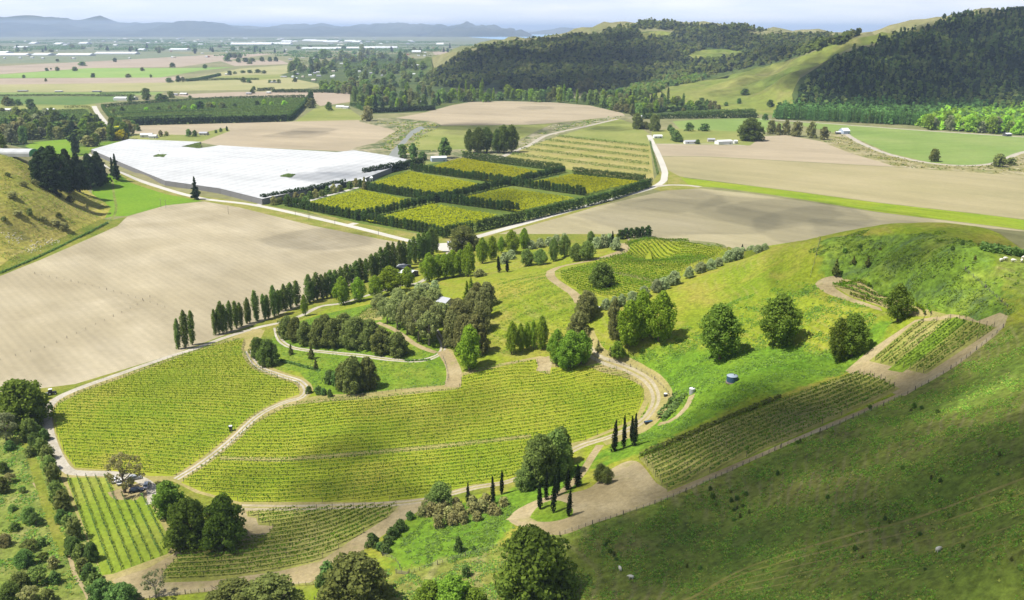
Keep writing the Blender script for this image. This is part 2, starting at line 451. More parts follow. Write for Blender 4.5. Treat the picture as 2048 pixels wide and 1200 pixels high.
G('grey_green', [(.17,.22,.11),(.21,.25,.14),(.25,.27,.17)], .006, .05, contrast=.2)
G('orchard',[(.10,.16,.025),(.14,.20,.03),(.20,.24,.05)], .02, .3, contrast=.3)
G('hops',   [(.30,.31,.07),(.38,.35,.11),(.43,.37,.15)], .03, .25, contrast=.25)
G('river',  [(.16,.19,.08),(.30,.28,.15),(.47,.42,.31)], .05, .18, .5, contrast=.55, patch=((.09,.13,.04), .03, .5, .62))
G('bankdirt',[(.20,.24,.07),(.32,.29,.13),(.46,.41,.27)], .03, .15, .5, contrast=.5, patch=((.55,.50,.38), .06, .6, .7))
G('gravel', [(.42,.38,.30),(.50,.46,.38),(.57,.53,.45)], .15, 1.2, contrast=.22)
G('bend',   [(.38,.33,.21),(.45,.39,.26),(.50,.45,.32)], .15, 1.2, contrast=.2)
G('road',   [(.56,.54,.48),(.62,.60,.54),(.66,.63,.57)], .03, .6, contrast=.1)
G('dirt',   [(.33,.265,.135),(.40,.325,.175),(.46,.385,.225)], .07, .7, .06, contrast=.22, patch=((.26,.27,.06), .09, .56, .8))
G('headland', [(.30,.29,.085),(.37,.32,.12),(.43,.36,.165)], .08, .8, .06, contrast=.25)
G('vine_floor', [(.255,.335,.018),(.315,.365,.026),(.39,.385,.048)], .03, .5, .05, contrast=.14)
G('vine_dark', [(.23,.255,.045),(.29,.295,.07),(.36,.33,.115)], .05, .5, .05, contrast=.3)
G('vine_green', [(.19,.28,.02),(.24,.32,.03),(.29,.33,.05)], .03, .5, .05, contrast=.3)
G('verge',  [(.20,.25,.03),(.28,.28,.06),(.36,.31,.11)], .08, .6, .1, contrast=.35)
G('town',   [(.15,.19,.10),(.20,.23,.13),(.26,.26,.17)], .004, .03, contrast=.3)
M['net'] = gmat('net_sheet', [(.55,.57,.59),(.61,.63,.65),(.65,.67,.69)], .012, .05, streak=(.35, 9, .10, .07), contrast=.03, lines=(.35, 12, .05))
# the home hills: four kinds of grass that grade into one another (vertex attribute 'cover')
mhl, thl, bhl = new_mat('hill_grass')
tch = thl.nodes.new('ShaderNodeTexCoord').outputs['Object']
ath = thl.nodes.new('ShaderNodeAttribute'); ath.attribute_name = 'cover'
sph = thl.nodes.new('ShaderNodeSeparateColor'); thl.links.new(ath.outputs['Color'], sph.inputs[0])
ch, fnh = gcolor(thl, tch, *HILL['hill'], **HILLX['hill'])
ragged = noise_node(thl, tch, .11, 6, .7)
for k_, out_ in (('lush', 0), ('scrub', 1), ('dark', 2)):
    c2, _ = gcolor(thl, tch, *HILL[k_], fn=None, **HILLX[k_])
    ad = thl.nodes.new('ShaderNodeMath'); ad.operation = 'MULTIPLY_ADD'; ad.inputs[1].default_value = 1.1; ad.inputs[2].default_value = -.55
    thl.links.new(ragged, ad.inputs[0])
    sm = thl.nodes.new('ShaderNodeMath'); sm.operation = 'ADD'; thl.links.new(sph.outputs[out_], sm.inputs[0]); thl.links.new(ad.outputs[0], sm.inputs[1])
    mr_ = thl.nodes.new('ShaderNodeMapRange'); mr_.interpolation_type = 'SMOOTHSTEP'; mr_.inputs[1].default_value = .35; mr_.inputs[2].default_value = .65
    thl.links.new(sm.outputs[0], mr_.inputs[0])
    ch = mix_col(thl, mr_.outputs[0], ch, c2)
finish(thl, bhl, ch, fnh, .35)
M['hill'] = mhl
mw, tw, bw = new_mat('water')
bw.inputs['Base Color'].default_value = (.20, .33, .48, 1); bw.inputs['Roughness'].default_value = .45
M['water'] = mw
ms, ts, bs = new_mat('stream')
bs.inputs['Base Color'].default_value = (.17, .18, .165, 1); bs.inputs['Roughness'].default_value = .5
M['stream'] = ms

# ------------------------------------------------------------------ fields, tracks, water: outlines read off the photograph, laid on the terrain
GP = []                                    # (name, material, outline xy)
def poly(name, mat, p, sm=False, z0=False):
    q = smooth_line(p, True, 9.0) if sm else np.array(p, float)
    if not sm:                             # add points along long sides so that they follow the ground
        out = []
        for i in range(len(q)):
            a, b = q[i], q[(i + 1) % len(q)]
            m = max(1, int(np.linalg.norm(b - a) / 30))
            out += [a + (b - a) * k / m for k in range(m)]
        q = np.array(out)
    if z0:
        x, y = at_z(q[:, 0], q[:, 1], 0.0); xy = np.stack([x, y], 1)
    else: xy = ground(q[:, 0], q[:, 1])[:, :2]
    GP.append((name, mat, xy)); return xy
COVER = []
def cover(ch_, p, sm=False):
    q = smooth_line(p, True, 9.0) if sm else np.array(p, float)
    COVER.append((ch_, ground(q[:, 0], q[:, 1])[:, :2]))
def offset_line(xy, w, w1=None):
    d = np.gradient(xy, axis=0); d /= np.linalg.norm(d, axis=1)[:, None] + 1e-9
    n = np.stack([-d[:, 1], d[:, 0]], 1)
    ww = np.linspace(w, w1 if w1 else w, len(xy))[:, None] / 2
    return xy + n * ww, xy - n * ww
def ribbon(name, mat, p, w, w1=None, middle=None, mw_=0.8):
    q = smooth_line(p, False, 8.0); xy = ground(q[:, 0], q[:, 1])[:, :2]
    keep = [0]
    for i in range(1, len(xy)):
        if np.linalg.norm(xy[i] - xy[keep[-1]]) > 1.6: keep.append(i)
    xy = xy[keep]
    a, b = offset_line(xy, w, w1)
    GP.append((name, mat, np.r_[a, b[::-1]]))
    if middle:
        a, b = offset_line(xy, mw_); GP.append(('track_grass', middle, np.r_[a, b[::-1]]))
    return xy

# the far plain
poly('sea', 'water', [(1180,60),(3200,60),(3200,92),(1900,92),(1500,80),(1180,72)], z0=True)
poly('plain_ground', 'town', [(-1200,104),(500,104),(900,100),(1250,95),(1250,76),(500,74),(-1200,76)], z0=True)
poly('grey_field', 'grey_green', [(-300,107),(330,105),(420,112),(300,122),(-300,133)], z0=True)
poly('pink_field', 'pink', [(-300,133),(0,132),(220,121),(450,108),(560,106),(470,118),(360,134),(180,136),(0,148),(-300,160)], z0=True)
poly('green_field', 'vivid', [(-300,162),(0,149),(180,136),(370,136),(470,134),(400,141),(320,155),(0,156),(-300,168)], z0=True)
poly('pink_field', 'pink', [(-300,172),(0,157),(320,155),(370,152),(340,165),(0,169),(-300,182)], z0=True)
poly('pale_field', 'pale', [(-300,184),(0,169),(340,165),(400,152),(480,137),(580,130),(690,150),(690,165),(600,178),(470,180),(330,182),(0,184),(-300,196)], z0=True)
poly('green_field', 'green', [(-300,198),(0,185),(330,184),(310,190),(0,192),(-300,206)], z0=True)
poly('crop_field', 'crop', [(-300,210),(0,193),(260,192),(230,203),(150,211),(0,210),(-300,230)], z0=True)
poly('pink_field', 'pink', [(440,122),(560,120),(580,128),(470,132)], z0=True)
poly('green_field', 'pasture', [(430,153),(580,148),(600,153),(520,160),(440,160)], z0=True)
poly('pink_field', 'pink', [(330,190),(470,184),(620,183),(720,185),(760,196),(640,212),(620,198),(400,196)], z0=True)
poly('green_field', 'pasture', [(635,213),(690,212),(720,232),(760,243),(590,243)], z0=True)
poly('green_field', 'green', [(740,206),(860,204),(850,220),(740,222)], z0=True)
poly('pale_field', 'pale', [(750,176),(850,174),(850,186),(760,186)], z0=True)
poly('tan_field', 'pink', [(860,98),(920,96),(930,108),(870,110)], z0=True)
poly('orchard_field', 'orchard', [(700,115),(790,108),(812,136),(740,140),(680,136)], z0=True)
poly('hillside', 'woodland', [(850,168),(872,150),(932,116),(992,102),(1100,92),(1200,82),(1240,70),(1300,62),(1400,66),(1490,70),(1560,84),(1700,86),(1640,100),(1600,112),(1540,134),(1500,141),(1420,160),(1340,172),(1290,170),(1200,185),(1000,182),(900,176)])
poly('clearing', 'spur', [(1365,118),(1395,100),(1450,98),(1490,104),(1480,116),(1430,121)])
poly('clearing', 'spur', [(1270,70),(1300,64),(1350,66),(1345,74),(1290,79)])
poly('hillside', 'woodland', [(1588,232),(1583,185),(1600,157),(1642,130),(1692,105),(1737,98),(1802,84),(1860,68),(1902,56),(1962,46),(2048,40),(2200,40),(2200,225),(2048,222),(1900,222),(1750,222),(1640,228)])
poly('spur_hillside', 'spur', [(1230,214),(1290,196),(1340,173),(1420,159),(1500,141),(1600,114),(1690,80),(1780,66),(1850,62),(1862,66),(1700,96),(1600,150),(1584,188),(1592,232),(1450,226)])
poly('wood_floor', 'woodland', [(-80,232),(60,232),(200,248),(262,262),(265,280),(200,300),(150,312),(40,320),(-80,312)], z0=True)
poly('paddock', 'pasture', [(-80,206),(150,210),(190,208),(210,250),(190,246),(60,232),(-80,232)], z0=True)
poly('paddock', 'lush', [(130,300),(200,285),(262,276),(182,300),(175,310),(140,318)], z0=True)
poly('paddock', 'pasture', [(690,300),(740,305),(830,316),(930,312),(925,316),(850,330),(725,357),(620,378)], z0=True)
poly('orchard_floor', 'orchard', [(524,408),(725,357),(850,330),(925,314),(1130,338),(1302,364),(1302,374),(955,468),(890,476),(700,444)], z0=True)
poly('wood_floor', 'woodland', [(560,150),(700,110),(800,108),(860,135),(872,168),(960,192),(1120,194),(1200,200),(1300,200),(1440,215),(1440,228),(1300,232),(1240,226),(1110,205),(1000,203),(900,212),(850,224),(740,228),(700,212),(700,180),(600,160)], z0=True)
poly('verge', 'verge', [(1296,376),(1318,345),(1340,338),(1362,352),(1405,376),(1330,386)], z0=True)
poly('farmyard', 'pasture', [(1303,262),(1350,257),(1500,262),(1532,268),(1500,292),(1306,289)], z0=True)
poly('orchard_field', 'orchard', [(-40,222),(180,218),(190,245),(-40,252)], z0=True)
poly('orchard_field', 'orchard', [(205,216),(440,196),(615,195),(605,222),(585,243),(255,250)], z0=True)
poly('lawn', 'meadow', [(50,292),(70,284),(140,278),(150,300),(120,312),(75,305)], z0=True)
poly('ploughed_field', 'soil3', [(150,258),(215,250),(255,252),(580,243),(720,240),(795,250),(792,262),(752,285),(700,303),(440,292),(395,284),(290,268),(170,262)], z0=True)
poly('green_field', 'pasture', [(275,268),(380,270),(455,255),(460,262),(385,290),(255,278)], z0=True)
poly('river_bank', 'river', [(718,242),(780,236),(852,240),(882,248),(860,265),(832,285),(835,330),(790,330),(700,303),(760,282),(790,262)], True, z0=True)
poly('river_bank', 'river', [(835,300),(930,298),(1010,296),(1060,270),(1110,248),(1180,240),(1250,230),(1290,235),(1240,240),(1130,264),(1080,285),(1030,306),(940,318),(840,322)], True, z0=True)
poly('stream', 'stream', [(772,322),(785,300),(800,285),(812,272),(822,262),(842,252),(850,257),(828,268),(816,280),(806,296),(796,322)], True, z0=True)
poly('ploughed_field', 'soil3', [(790,236),(850,225),(905,210),(940,204),(1010,202),(1110,205),(1180,211),(1245,226),(1250,231),(1180,238),(1105,246),(1060,249),(885,252),(870,243)], z0=True)
poly('pasture_field', 'pasture', [(820,290),(845,270),(885,251),(1060,250),(1105,247),(1060,268),(1010,293),(930,299),(830,300)], z0=True)
poly('pasture_field', 'pasture', [(1118,272),(1190,250),(1240,238),(1275,250),(1298,268),(1300,291),(1130,276)], z0=True)
poly('hop_field', 'hops', [(1010,314),(1060,292),(1118,272),(1300,291),(1308,358),(1290,362),(1128,338)], z0=True)
poly('green_field', 'green', [(1345,243),(1410,238),(1520,236),(1570,250),(1560,264),(1500,264),(1360,258)], z0=True)
poly('green_field', 'green', [(1570,246),(1680,250),(1860,262),(2048,273),(2400,290),(2400,330),(2048,303),(1990,326),(1930,331),(1860,326),(1780,308),(1690,270)], z0=True)
poly('river_bank', 'bankdirt', [(1640,282),(1672,262),(1692,268),(1780,307),(1860,325),(1930,331),(1990,327),(2048,303),(2400,330),(2400,380),(2048,352),(1800,336),(1700,306)], z0=True)
poly('ploughed_field', 'soil3', [(1308,288),(1500,291),(1525,273),(1570,270),(1640,282),(1700,306),(1795,334),(1420,313),(1318,312)], z0=True)
poly('ploughed_field', 'tan', [(1318,313),(1420,314),(1795,335),(2048,352),(2400,380),(2400,470),(2048,440),(1750,405),(1500,372),(1360,353),(1335,340)], z0=True)
poly('grass_strip', 'strip', [(1360,355),(1500,373),(1750,406),(2048,441),(2400,472),(2400,500),(2048,460),(1750,423),(1550,392),(1440,377),(1380,373)], z0=True)
poly('ploughed_field', 'soil2', [(960,476),(1050,452),(1180,418),(1330,382),(1400,378),(1500,389),(1750,424),(2048,461),(2400,500),(2400,620),(2048,540),(1600,520),(1300,500),(1050,490)], z0=True)
poly('verge_ground', 'bank', [(-400,780),(60,755),(420,650),(700,550),(815,492),(900,468),(1250,468),(1300,500),(1300,1300),(-400,1300)])
poly('bright_meadow', 'meadow', [(185,372),(205,350),(232,345),(262,362),(330,382),(402,398),(405,402),(330,411),(255,432),(190,434),(150,440),(175,400)], z0=False)
poly('ploughed_field', 'soil', [(-200,600),(0,552),(80,520),(160,485),(235,452),(255,433),(330,411),(420,402),(480,412),(620,447),(760,475),(835,487),(822,505),(740,540),(700,570),(600,612),(520,645),(430,677),(350,707),(250,738),(150,768),(95,775),(0,785),(-200,800)])

# the home hills
H1 = poly('hillside', 'hill', [(560,655),(700,600),(800,565),(830,520),(900,485),(1000,485),(1250,490),(1300,476),(1480,500),(1560,488),(1640,475),(1850,465),(1960,487),(2048,512),(2400,620),(2600,900),(2600,1600),(500,1600),(300,1195),(640,1170),(760,1060),(850,1010),(1000,980),(1100,940),(1170,890),(1270,840),(1280,760),(1190,720),(1080,715),(960,760),(900,780),(620,800),(620,770),(560,740),(530,700)])
_q = ground(*np.array([(1480,504),(1560,491),(1640,479),(1740,472),(1850,470),(1960,491),(2048,517),(2200,580)], float).T)[:, :2]
GP.append(('hillside', 'hill', np.r_[_q, (_q + (14, 62))[::-1]]))
poly('left_hillside', 'left_hill', [(-400,620),(-200,585),(0,532),(40,505),(90,492),(150,462),(205,438),(222,415),(180,385),(150,358),(90,335),(0,305),(-250,300),(-500,420)])
poly('grass_bank', 'bank', [(-200,600),(0,552),(80,520),(160,485),(235,452),(253,433),(205,438),(150,462),(90,492),(40,505),(0,532),(-200,582)])
poly('rough_pasture', 'rough', [(-300,830),(0,800),(60,820),(95,860),(120,930),(150,1000),(175,1080),(210,1150),(225,1210),(240,1500),(-300,1500)])
poly('garden_grass', 'lush', [(528,700),(560,655),(640,630),(740,608),(800,640),(880,680),(905,720),(895,772),(800,785),(700,795),(640,795),(620,770),(600,745),(560,735)])
cover(1, [(1650,560),(1640,520),(1640,477),(1740,469),(1850,466),(1960,488),(1985,540),(2010,580),(2030,630),(1990,660),(1930,640),(1880,630),(1780,600),(1720,565),(1690,560)], True)
cover(0, [(1190,720),(1240,700),(1300,690),(1400,700),(1560,690),(1660,700),(1760,640),(1790,645),(1690,740),(1500,800),(1380,850),(1290,900),(1180,935),(1150,985),(1030,1040),(1010,1090),(900,1125),(800,1140),(760,1110),(830,1030),(1000,985),(1150,930),(1270,860),(1330,800),(1300,750)], True)
cover(2, [(1130,1068),(1180,1050),(1300,1010),(1500,930),(1800,802),(1990,667),(2015,648),(2060,640),(2500,700),(2600,1500),(700,1500),(780,1155),(1000,1098)])
cover(2, [(1985,540),(1965,490),(2048,513),(2300,590),(2400,760),(2060,640),(2030,600)])

# vineyard floors
VP = {}
def vfloor(k, mat, p):
    VP[k] = poly('vineyard_ground', mat, p, False)
    return VP[k]
poly('headland', 'headland', [(98,800),(160,775),(250,748),(340,718),(430,688),(500,660),(530,660),(515,690),(520,725),(570,745),(612,762),(622,785),(600,805),(560,815),(480,880),(400,940),(345,962),(300,965),(200,955),(125,948),(95,880)])
poly('headland', 'headland', [(118,945),(230,945),(300,990),(360,1090),(340,1110),(300,1140),(255,1168),(215,1165),(190,1120)])
poly('headland', 'dirt', [(225,1160),(300,1135),(400,1075),(440,1020),(520,1015),(860,1003),(840,1020),(760,1075),(700,1120),(620,1165),(400,1185),(260,1200)])
poly('headland', 'headland', [(345,962),(440,895),(500,845),(570,805),(640,790),(720,787),(800,778),(890,770),(905,720),(880,690),(905,700),(925,745),(960,735),(1080,712),(1150,722),(1230,732),(1290,760),(1300,800),(1280,840),(1170,885),(1050,945),(930,975),(850,1005),(650,1012),(480,1010),(390,985)])
vfloor('left', 'vine_floor', [(430,690),(491,676),(490,705),(512,735),(560,757),(603,770),(600,788),(556,803),(498,838),(440,890),(352,952),(300,952),(215,940),(150,935),(128,905),(112,865),(104,828),(116,808),(165,784),(250,754),(350,717)])
vfloor('centre', 'vine_floor', [(925,752),(960,742),(1075,717),(1078,745),(1100,748),(1102,735),(1200,729),(1255,745),(1288,775),(1288,800),(1270,838),(1170,880),(1060,905),(1040,960),(950,968),(850,995),(760,1004),(480,1004),(400,982),(362,965),(440,905),(505,850),(570,815),(640,800),(760,795),(880,782),(918,778)])
poly('headland', 'hops', [(440,912),(560,915),(690,905),(860,890),(1062,868),(1062,876),(860,899),(690,914),(560,924),(440,920)])
vfloor('bottom', 'vine_dark', [(492,1023),(800,1010),(775,1035),(700,1082),(640,1122),(560,1142),(420,1162),(328,1165),(322,1150),(368,1097),(450,1087),(530,1073),(548,1052),(517,1050),(512,1036),(495,1033)])
vfloor('corner', 'vine_green', [(132,955),(216,955),(233,985),(270,1003),(288,985),(345,1088),(335,1108),(225,1148),(205,1150),(170,1060)])
vfloor('knoll', 'vine_floor', [(1122,546),(1190,527),(1255,502),(1250,488),(1262,478),(1300,477),(1380,486),(1450,497),(1435,512),(1378,535),(1345,560),(1300,585),(1255,600),(1190,592),(1135,572),(1120,556)])
poly('vineyard_path', 'headland', [(1222,541),(1260,548),(1310,558),(1318,562),(1305,565),(1260,554),(1222,546)])
poly('headland', 'dirt', [(1690,742),(1740,700),(1830,640),(1900,628),(1935,632),(1955,642),(2000,625),(2016,632),(2008,655),(1900,735),(1810,792),(1765,775),(1715,755)])
poly('headland', 'dirt', [(1630,568),(1650,555),(1680,552),(1690,562),(1668,572),(1700,594),(1760,615),(1765,622),(1700,603),(1650,585)], True)
vfloor('terrace', 'headland', [(1664,572),(1690,558),(1720,563),(1760,588),(1830,613),(1895,629),(1880,634),(1820,632),(1760,612),(1700,592)])
vfloor('slope_end', 'vine_dark', [(1738,722),(1830,644),(1880,640),(1910,634),(1935,640),(1993,655),(1852,748)])
poly('grass_strip', 'lush', [(1775,740),(1895,640),(1912,634),(1935,642),(1925,650),(1805,745)])
vfloor('slope', 'vine_dark', [(1278,918),(1400,864),(1560,800),(1712,745),(1760,757),(1800,777),(1780,788),(1560,886),(1334,983),(1312,962)])
vfloor('garden', 'hops', [(690,652),(735,618),(762,604),(772,612),(764,640),(722,642)])
poly('bare_ground', 'dirt', [(1018,1042),(1030,1022),(1065,1005),(1120,990),(1180,975),(1222,938),(1272,922),(1312,965),(1334,986),(1260,1020),(1180,1050),(1120,1070),(1060,1060)], True)
poly('grass_island', 'lush', [(1060,1035),(1080,1010),(1110,1000),(1140,1010),(1145,1030),(1110,1042),(1075,1043)], True)
poly('bare_ground', 'dirt', [(215,985),(232,980),(296,962),(306,985),(300,1000),(280,992),(245,1000),(228,998)], True)

# roads and tracks
poly('verge', 'verge', [(235,345),(262,348),(310,370),(400,392),(520,407),(700,448),(838,486),(830,490),(760,478),(620,450),(480,415),(405,402),(330,388),(262,366)])
poly('verge', 'verge', [(600,418),(720,447),(880,476),(960,466),(1120,430),(1300,374),(1300,380),(1130,432),(960,478),(860,492),(840,486),(700,452)])
ribbon('farm_road', 'road', [(188,212),(194,224),(206,240),(214,250),(240,262),(256,270)], 9.0)
ribbon('farm_road', 'road', [(175,308),(205,330),(245,346),(300,368),(400,396),(520,412),(700,452),(800,477),(860,490),(890,492)], 6.5)
ribbon('farm_road', 'road', [(900,490),(960,472),(1100,432),(1240,394),(1305,375),(1328,360),(1330,345),(1318,312),(1304,284),(1298,270)], 7.0)
ribbon('farm_road', 'gravel', [(1310,373),(1340,370),(1380,371),(1400,374)], 7.0)
poly('concrete_yard', 'road', [(870,487),(905,485),(922,492),(915,500),(890,503),(868,498)])
ribbon('river_track', 'gravel', [(995,318),(1030,302),(1060,290),(1085,274),(1115,265),(1170,253),(1235,238)], 7.0)
ribbon('river_track', 'gravel', [(1690,266),(1720,285),(1780,309),(1860,326),(1930,331),(1990,326),(2048,304),(2150,290)], 8.0)
ribbon('farm_road', 'gravel', [(1520,238),(1640,246),(1860,262),(2048,274),(2200,284)], 9.0)
ribbon('farm_road', 'gravel', [(1308,288),(1350,288),(1420,288),(1490,291)], 5.0)
ribbon('farm_road', 'road', [(508,412),(525,407)], 6)
ribbon('farm_road', 'road', [(590,410),(640,395),(690,382),(718,374)], 5)
ribbon('farm_road', 'road', [(698,450),(712,446)], 6)
ribbon('vineyard_track', 'gravel', [(905,497),(885,520),(860,550),(838,565),(800,572),(760,583),(715,597),(680,607),(640,613),(600,632),(556,646),(515,655),(450,675),(390,697),(330,716),(250,744),(165,774),(116,796),(96,818),(96,855),(110,900),(133,938),(160,946),(228,948),(275,957),(300,972),(306,990),(303,1008)], 3.6)
ribbon('vineyard_track', 'headland', [(515,658),(500,675),(495,702),(515,732),(560,750),(600,763),(613,780),(602,795),(565,806),(515,832),(462,880),(405,925),(352,958)], 5.5)
ribbon('vineyard_track', 'gravel', [(495,702),(515,732),(560,750),(600,763),(613,780),(602,795),(565,806),(515,832),(462,880),(405,925),(352,958)], 2.6, middle='headland', mw_=.7)
ribbon('drive', 'gravel', [(552,655),(560,680),(588,696),(650,704),(720,711),(790,720),(840,721),(878,709),(887,690),(878,672),(868,655)], 2.8, middle='verge', mw_=.7)
ribbon('mown_path', 'dirt', [(755,645),(790,660),(830,688),(862,702),(878,706)], 2.4)
ribbon('mown_path', 'dirt', [(884,702),(900,722),(908,745),(905,775)], 5.0, 7.0)
ribbon('headland', 'headland', [(900,777),(850,780),(760,792),(660,800),(600,805)], 3.0)
ribbon('headland', 'dirt', [(1085,715),(1090,730),(1086,742)], 6.0)
ribbon('vineyard_track', 'headland', [(1165,668),(1180,702),(1205,722),(1262,741),(1305,765),(1322,795),(1308,830),(1270,862),(1200,885)], 10.0, 8.0)
ribbon('vineyard_track', 'bend', [(480,1014),(600,1015),(760,1009),(850,1000),(950,975),(1020,962),(1090,930),(1160,893),(1215,875),(1270,852),(1300,825),(1312,795),(1296,762),(1255,738),(1200,718),(1180,702),(1168,680),(1162,660)], 3.4, middle='headland', mw_=.8)
ribbon('vineyard_track', 'dirt', [(1020,1040),(1060,1010),(1120,985),(1160,950),(1185,912),(1200,890)], 3.0)
ribbon('vineyard_track', 'dirt', [(1160,605),(1145,585),(1110,562),(1100,548),(1115,535),(1180,521),(1235,507),(1252,496),(1246,486)], 5.0)
ribbon('dirt_track', 'dirt', [(1384,790),(1372,815),(1345,840),(1310,850)], 2.2)
ribbon('fence_track', 'dirt', [(1130,1062),(1250,1020),(1340,988),(1560,893),(1790,793),(1900,735),(2000,658)], 3.0)
ribbon('stock_path', 'dirt', [(68,965),(90,1000),(105,1050),(125,1090),(140,1115),(150,1150),(170,1180),(182,1210)], 1.2)
for k_ in range(5):
    ribbon('stock_path', 'verge', [(1385 - k_ * 14, 1196 + k_ * 4), (1470 - k_ * 9, 1146 + k_ * 11), (1560 - k_ * 4, 1112 + k_ * 15), (1700, 1070 + k_ * 19), (1800, 1045 + k_ * 23), (1900, 1012 + k_ * 26), (2070, 948 + k_ * 30)], (.8, .5, .4, .45, .4)[k_])
ribbon('stock_path', 'bank', [(45,868),(68,930),(90,1000),(115,1070),(130,1110)], 3.0)
ribbon('ditch', 'rough', [(-100,575),(0,546),(80,512),(150,478),(215,445),(232,420),(228,390),(225,360)], 2.2)

# sea
poly('sea', 'water', [(835,70),(900,71),(1000,79),(1250,79),(1250,61),(1000,66),(900,67)], z0=True)

# ------------------------------------------------------------------ one triangulated sheet, split along every outline
def build_ground():
    V, Fs = [], []
    for name, mat, xy in GP:
        if (xy[:, 0] * np.roll(xy[:, 1], -1) - np.roll(xy[:, 0], -1) * xy[:, 1]).sum() < 0: xy = xy[::-1]
        i0 = len(V); V += [Vector((float(a), float(b))) for a, b in xy]
        Fs.append(list(range(i0, len(V))))
    R = 95000.0
    far = [(-R, -600), (R, -600), (R, R), (-R, R)]
    def add(x, y): V.append(Vector((float(x), float(y))))
    for a, b in far: add(a, b)
    r = 130.0
    while r < 1150:
        s = r * 0.0085
        n = int(1.5 * r / s)
        for k in range(n + 1):
            az = -0.75 + 1.5 * k / n + random.uniform(-.3, .3) * s / r
            add(r * math.sin(az) + random.uniform(-.2, .2) * s, r * math.cos(az))
        r += s
    for yy in np.arange(-190, 240, 14.0):
        for xx in np.arange(-780, 880, 14.0): add(xx + random.uniform(-3, 3), yy + random.uniform(-3, 3))
    for yy in np.arange(1300, 5150, 26.0):
        for xx in np.arange(-870, 3380, 26.0):
            if zf(xx, yy) > 0.5: add(xx + random.uniform(-6, 6), yy + random.uniform(-6, 6))
    for rr in (1300, 1700, 2300, 3200, 4500, 7000, 11000, 18000, 30000, 50000):
        for az in np.linspace(-1.2, 1.2, 40): add(rr * math.sin(az), rr * math.cos(az))
    vo, eo, fo, _, _, fid = delaunay_2d_cdt(V, [], Fs, 0, 1e-3, True)
    P = np.array([(v.x, v.y) for v in vo])
    Z = zf(P[:, 0], P[:, 1]); N = znorm(P[:, 0], P[:, 1])
    tri = np.array([f for f in fo if len(f) == 3], dtype=np.int32)
    ids = [max(q) if q else -1 for f, q in zip(fo, fid) if len(f) == 3]
    ids = np.array(ids)
    a, b, c = P[tri[:, 0]], P[tri[:, 1]], P[tri[:, 2]]
    fl = ((b[:, 0] - a[:, 0]) * (c[:, 1] - a[:, 1]) - (b[:, 1] - a[:, 1]) * (c[:, 0] - a[:, 0])) < 0
    tri[fl] = tri[fl][:, ::-1]
    P3 = np.c_[P, Z]
    for k in range(-1, len(GP)):
        t = tri[ids == k]
        if not len(t): continue
        u, inv = np.unique(t, return_inverse=True)
        name, mat = ('ground', 'plain') if k < 0 else GP[k][:2]
        cov = None
        if mat == 'hill':
            cov = np.zeros((len(u), 4), np.float32); cov[:, 3] = 1
            r = np.random.default_rng(3)
            for ch_, q in COVER:
                acc = np.zeros(len(u))
                for _ in range(16):
                    d = r.normal(0, 5.0, 2); acc += inside(q, P[u, 0] + d[0], P[u, 1] + d[1])
                cov[:, ch_] = np.maximum(cov[:, ch_], acc / 16)
        o = mesh_obj(name, P3[u], inv.reshape(-1, 3).astype(np.int32), M[mat], smooth=True, normals=N[u])
        if cov is not None:
            at = o.data.color_attributes.new('cover', 'FLOAT_COLOR', 'POINT'); at.data.foreach_set('color', cov.ravel())
        tag(o, kind='structure')
build_ground()

# ------------------------------------------------------------------ distant ranges
def range_mesh(name, sky_px, D, width, mat, seed):
    """a long range of hills whose crest follows the skyline read off the photograph"""
    r = np.random.default_rng(seed)
    p = smooth_line(sky_px, False, 6.0)
    cx, _, cz = at_y(p[:, 0], p[:, 1], D)
    xs = np.linspace(cx[0], cx[-1], 420); h = np.interp(xs, cx, cz)
    h = h + (lump(xs, xs * 0, D * .045, seed + 5) * 20 + lump(xs, xs * 0, D * .012, seed + 6) * 9) * np.clip(h / 200, 0, 1)
    rows = 26; V = []
    for k in range(rows):
        t = k / (rows - 1)                           # 0 front foot, crest at 0.6
        y = D + (t - 0.6) * width
        s = np.clip(1 - abs(t - 0.6) / (0.6 if t < 0.6 else 0.4), 0, 1)
        prof = s ** 0.9
        n = lump(xs, np.full_like(xs, y), width * .55, seed) * .16 + lump(xs, np.full_like(xs, y), width * .2, seed + 1) * .07
        z = h * np.clip(prof + n * s * (1 - s) * 2.6, 0, 1.0) - 1.0 * (s == 0)
        V += [(a, y, b) for a, b in zip(xs, z)]
    n = len(xs); Fq = [(k * n + i, k * n + i + 1, (k + 1) * n + i + 1, (k + 1) * n + i) for k in range(rows - 1) for i in range(n - 1)]
    tag(mesh_obj(name, V, np.array(Fq), mat, smooth=True), kind='structure')
M['range'] = gmat('range', [(.04,.065,.05),(.08,.10,.06),(.14,.15,.10)], .0006, .004, contrast=.3)
M['range_near'] = gmat('range_near', [(.035,.055,.045),(.06,.08,.05),(.11,.12,.08)], .0012, .006, contrast=.3)
range_mesh('hills', [(-900,40),(-600,36),(-300,44),(0,36),(60,32),(120,35),(165,41),(185,42),(198,36),(225,42),(270,46),(330,53),(345,50),(368,42),(400,44),(430,48),(470,48),(500,52),(540,52),(600,49),(650,48),(690,50),(740,48),(790,46),(830,50),(870,50)], 23000, 9000, M['range'], 31)
range_mesh('hills', [(-700,60),(-300,52),(0,50),(80,47),(140,50),(200,58),(280,60),(330,58),(372,43),(410,45),(440,50),(500,56),(560,55),(620,55),(680,52),(720,56),(760,60),(800,62),(860,63)], 19000, 5000, M['range_near'], 41)
range_mesh('hills', [(640,66),(700,55),(740,50),(780,48),(820,50),(850,49),(890,53),(920,49),(960,50),(1000,54),(1030,58)], 20500, 5000, M['range'], 51)
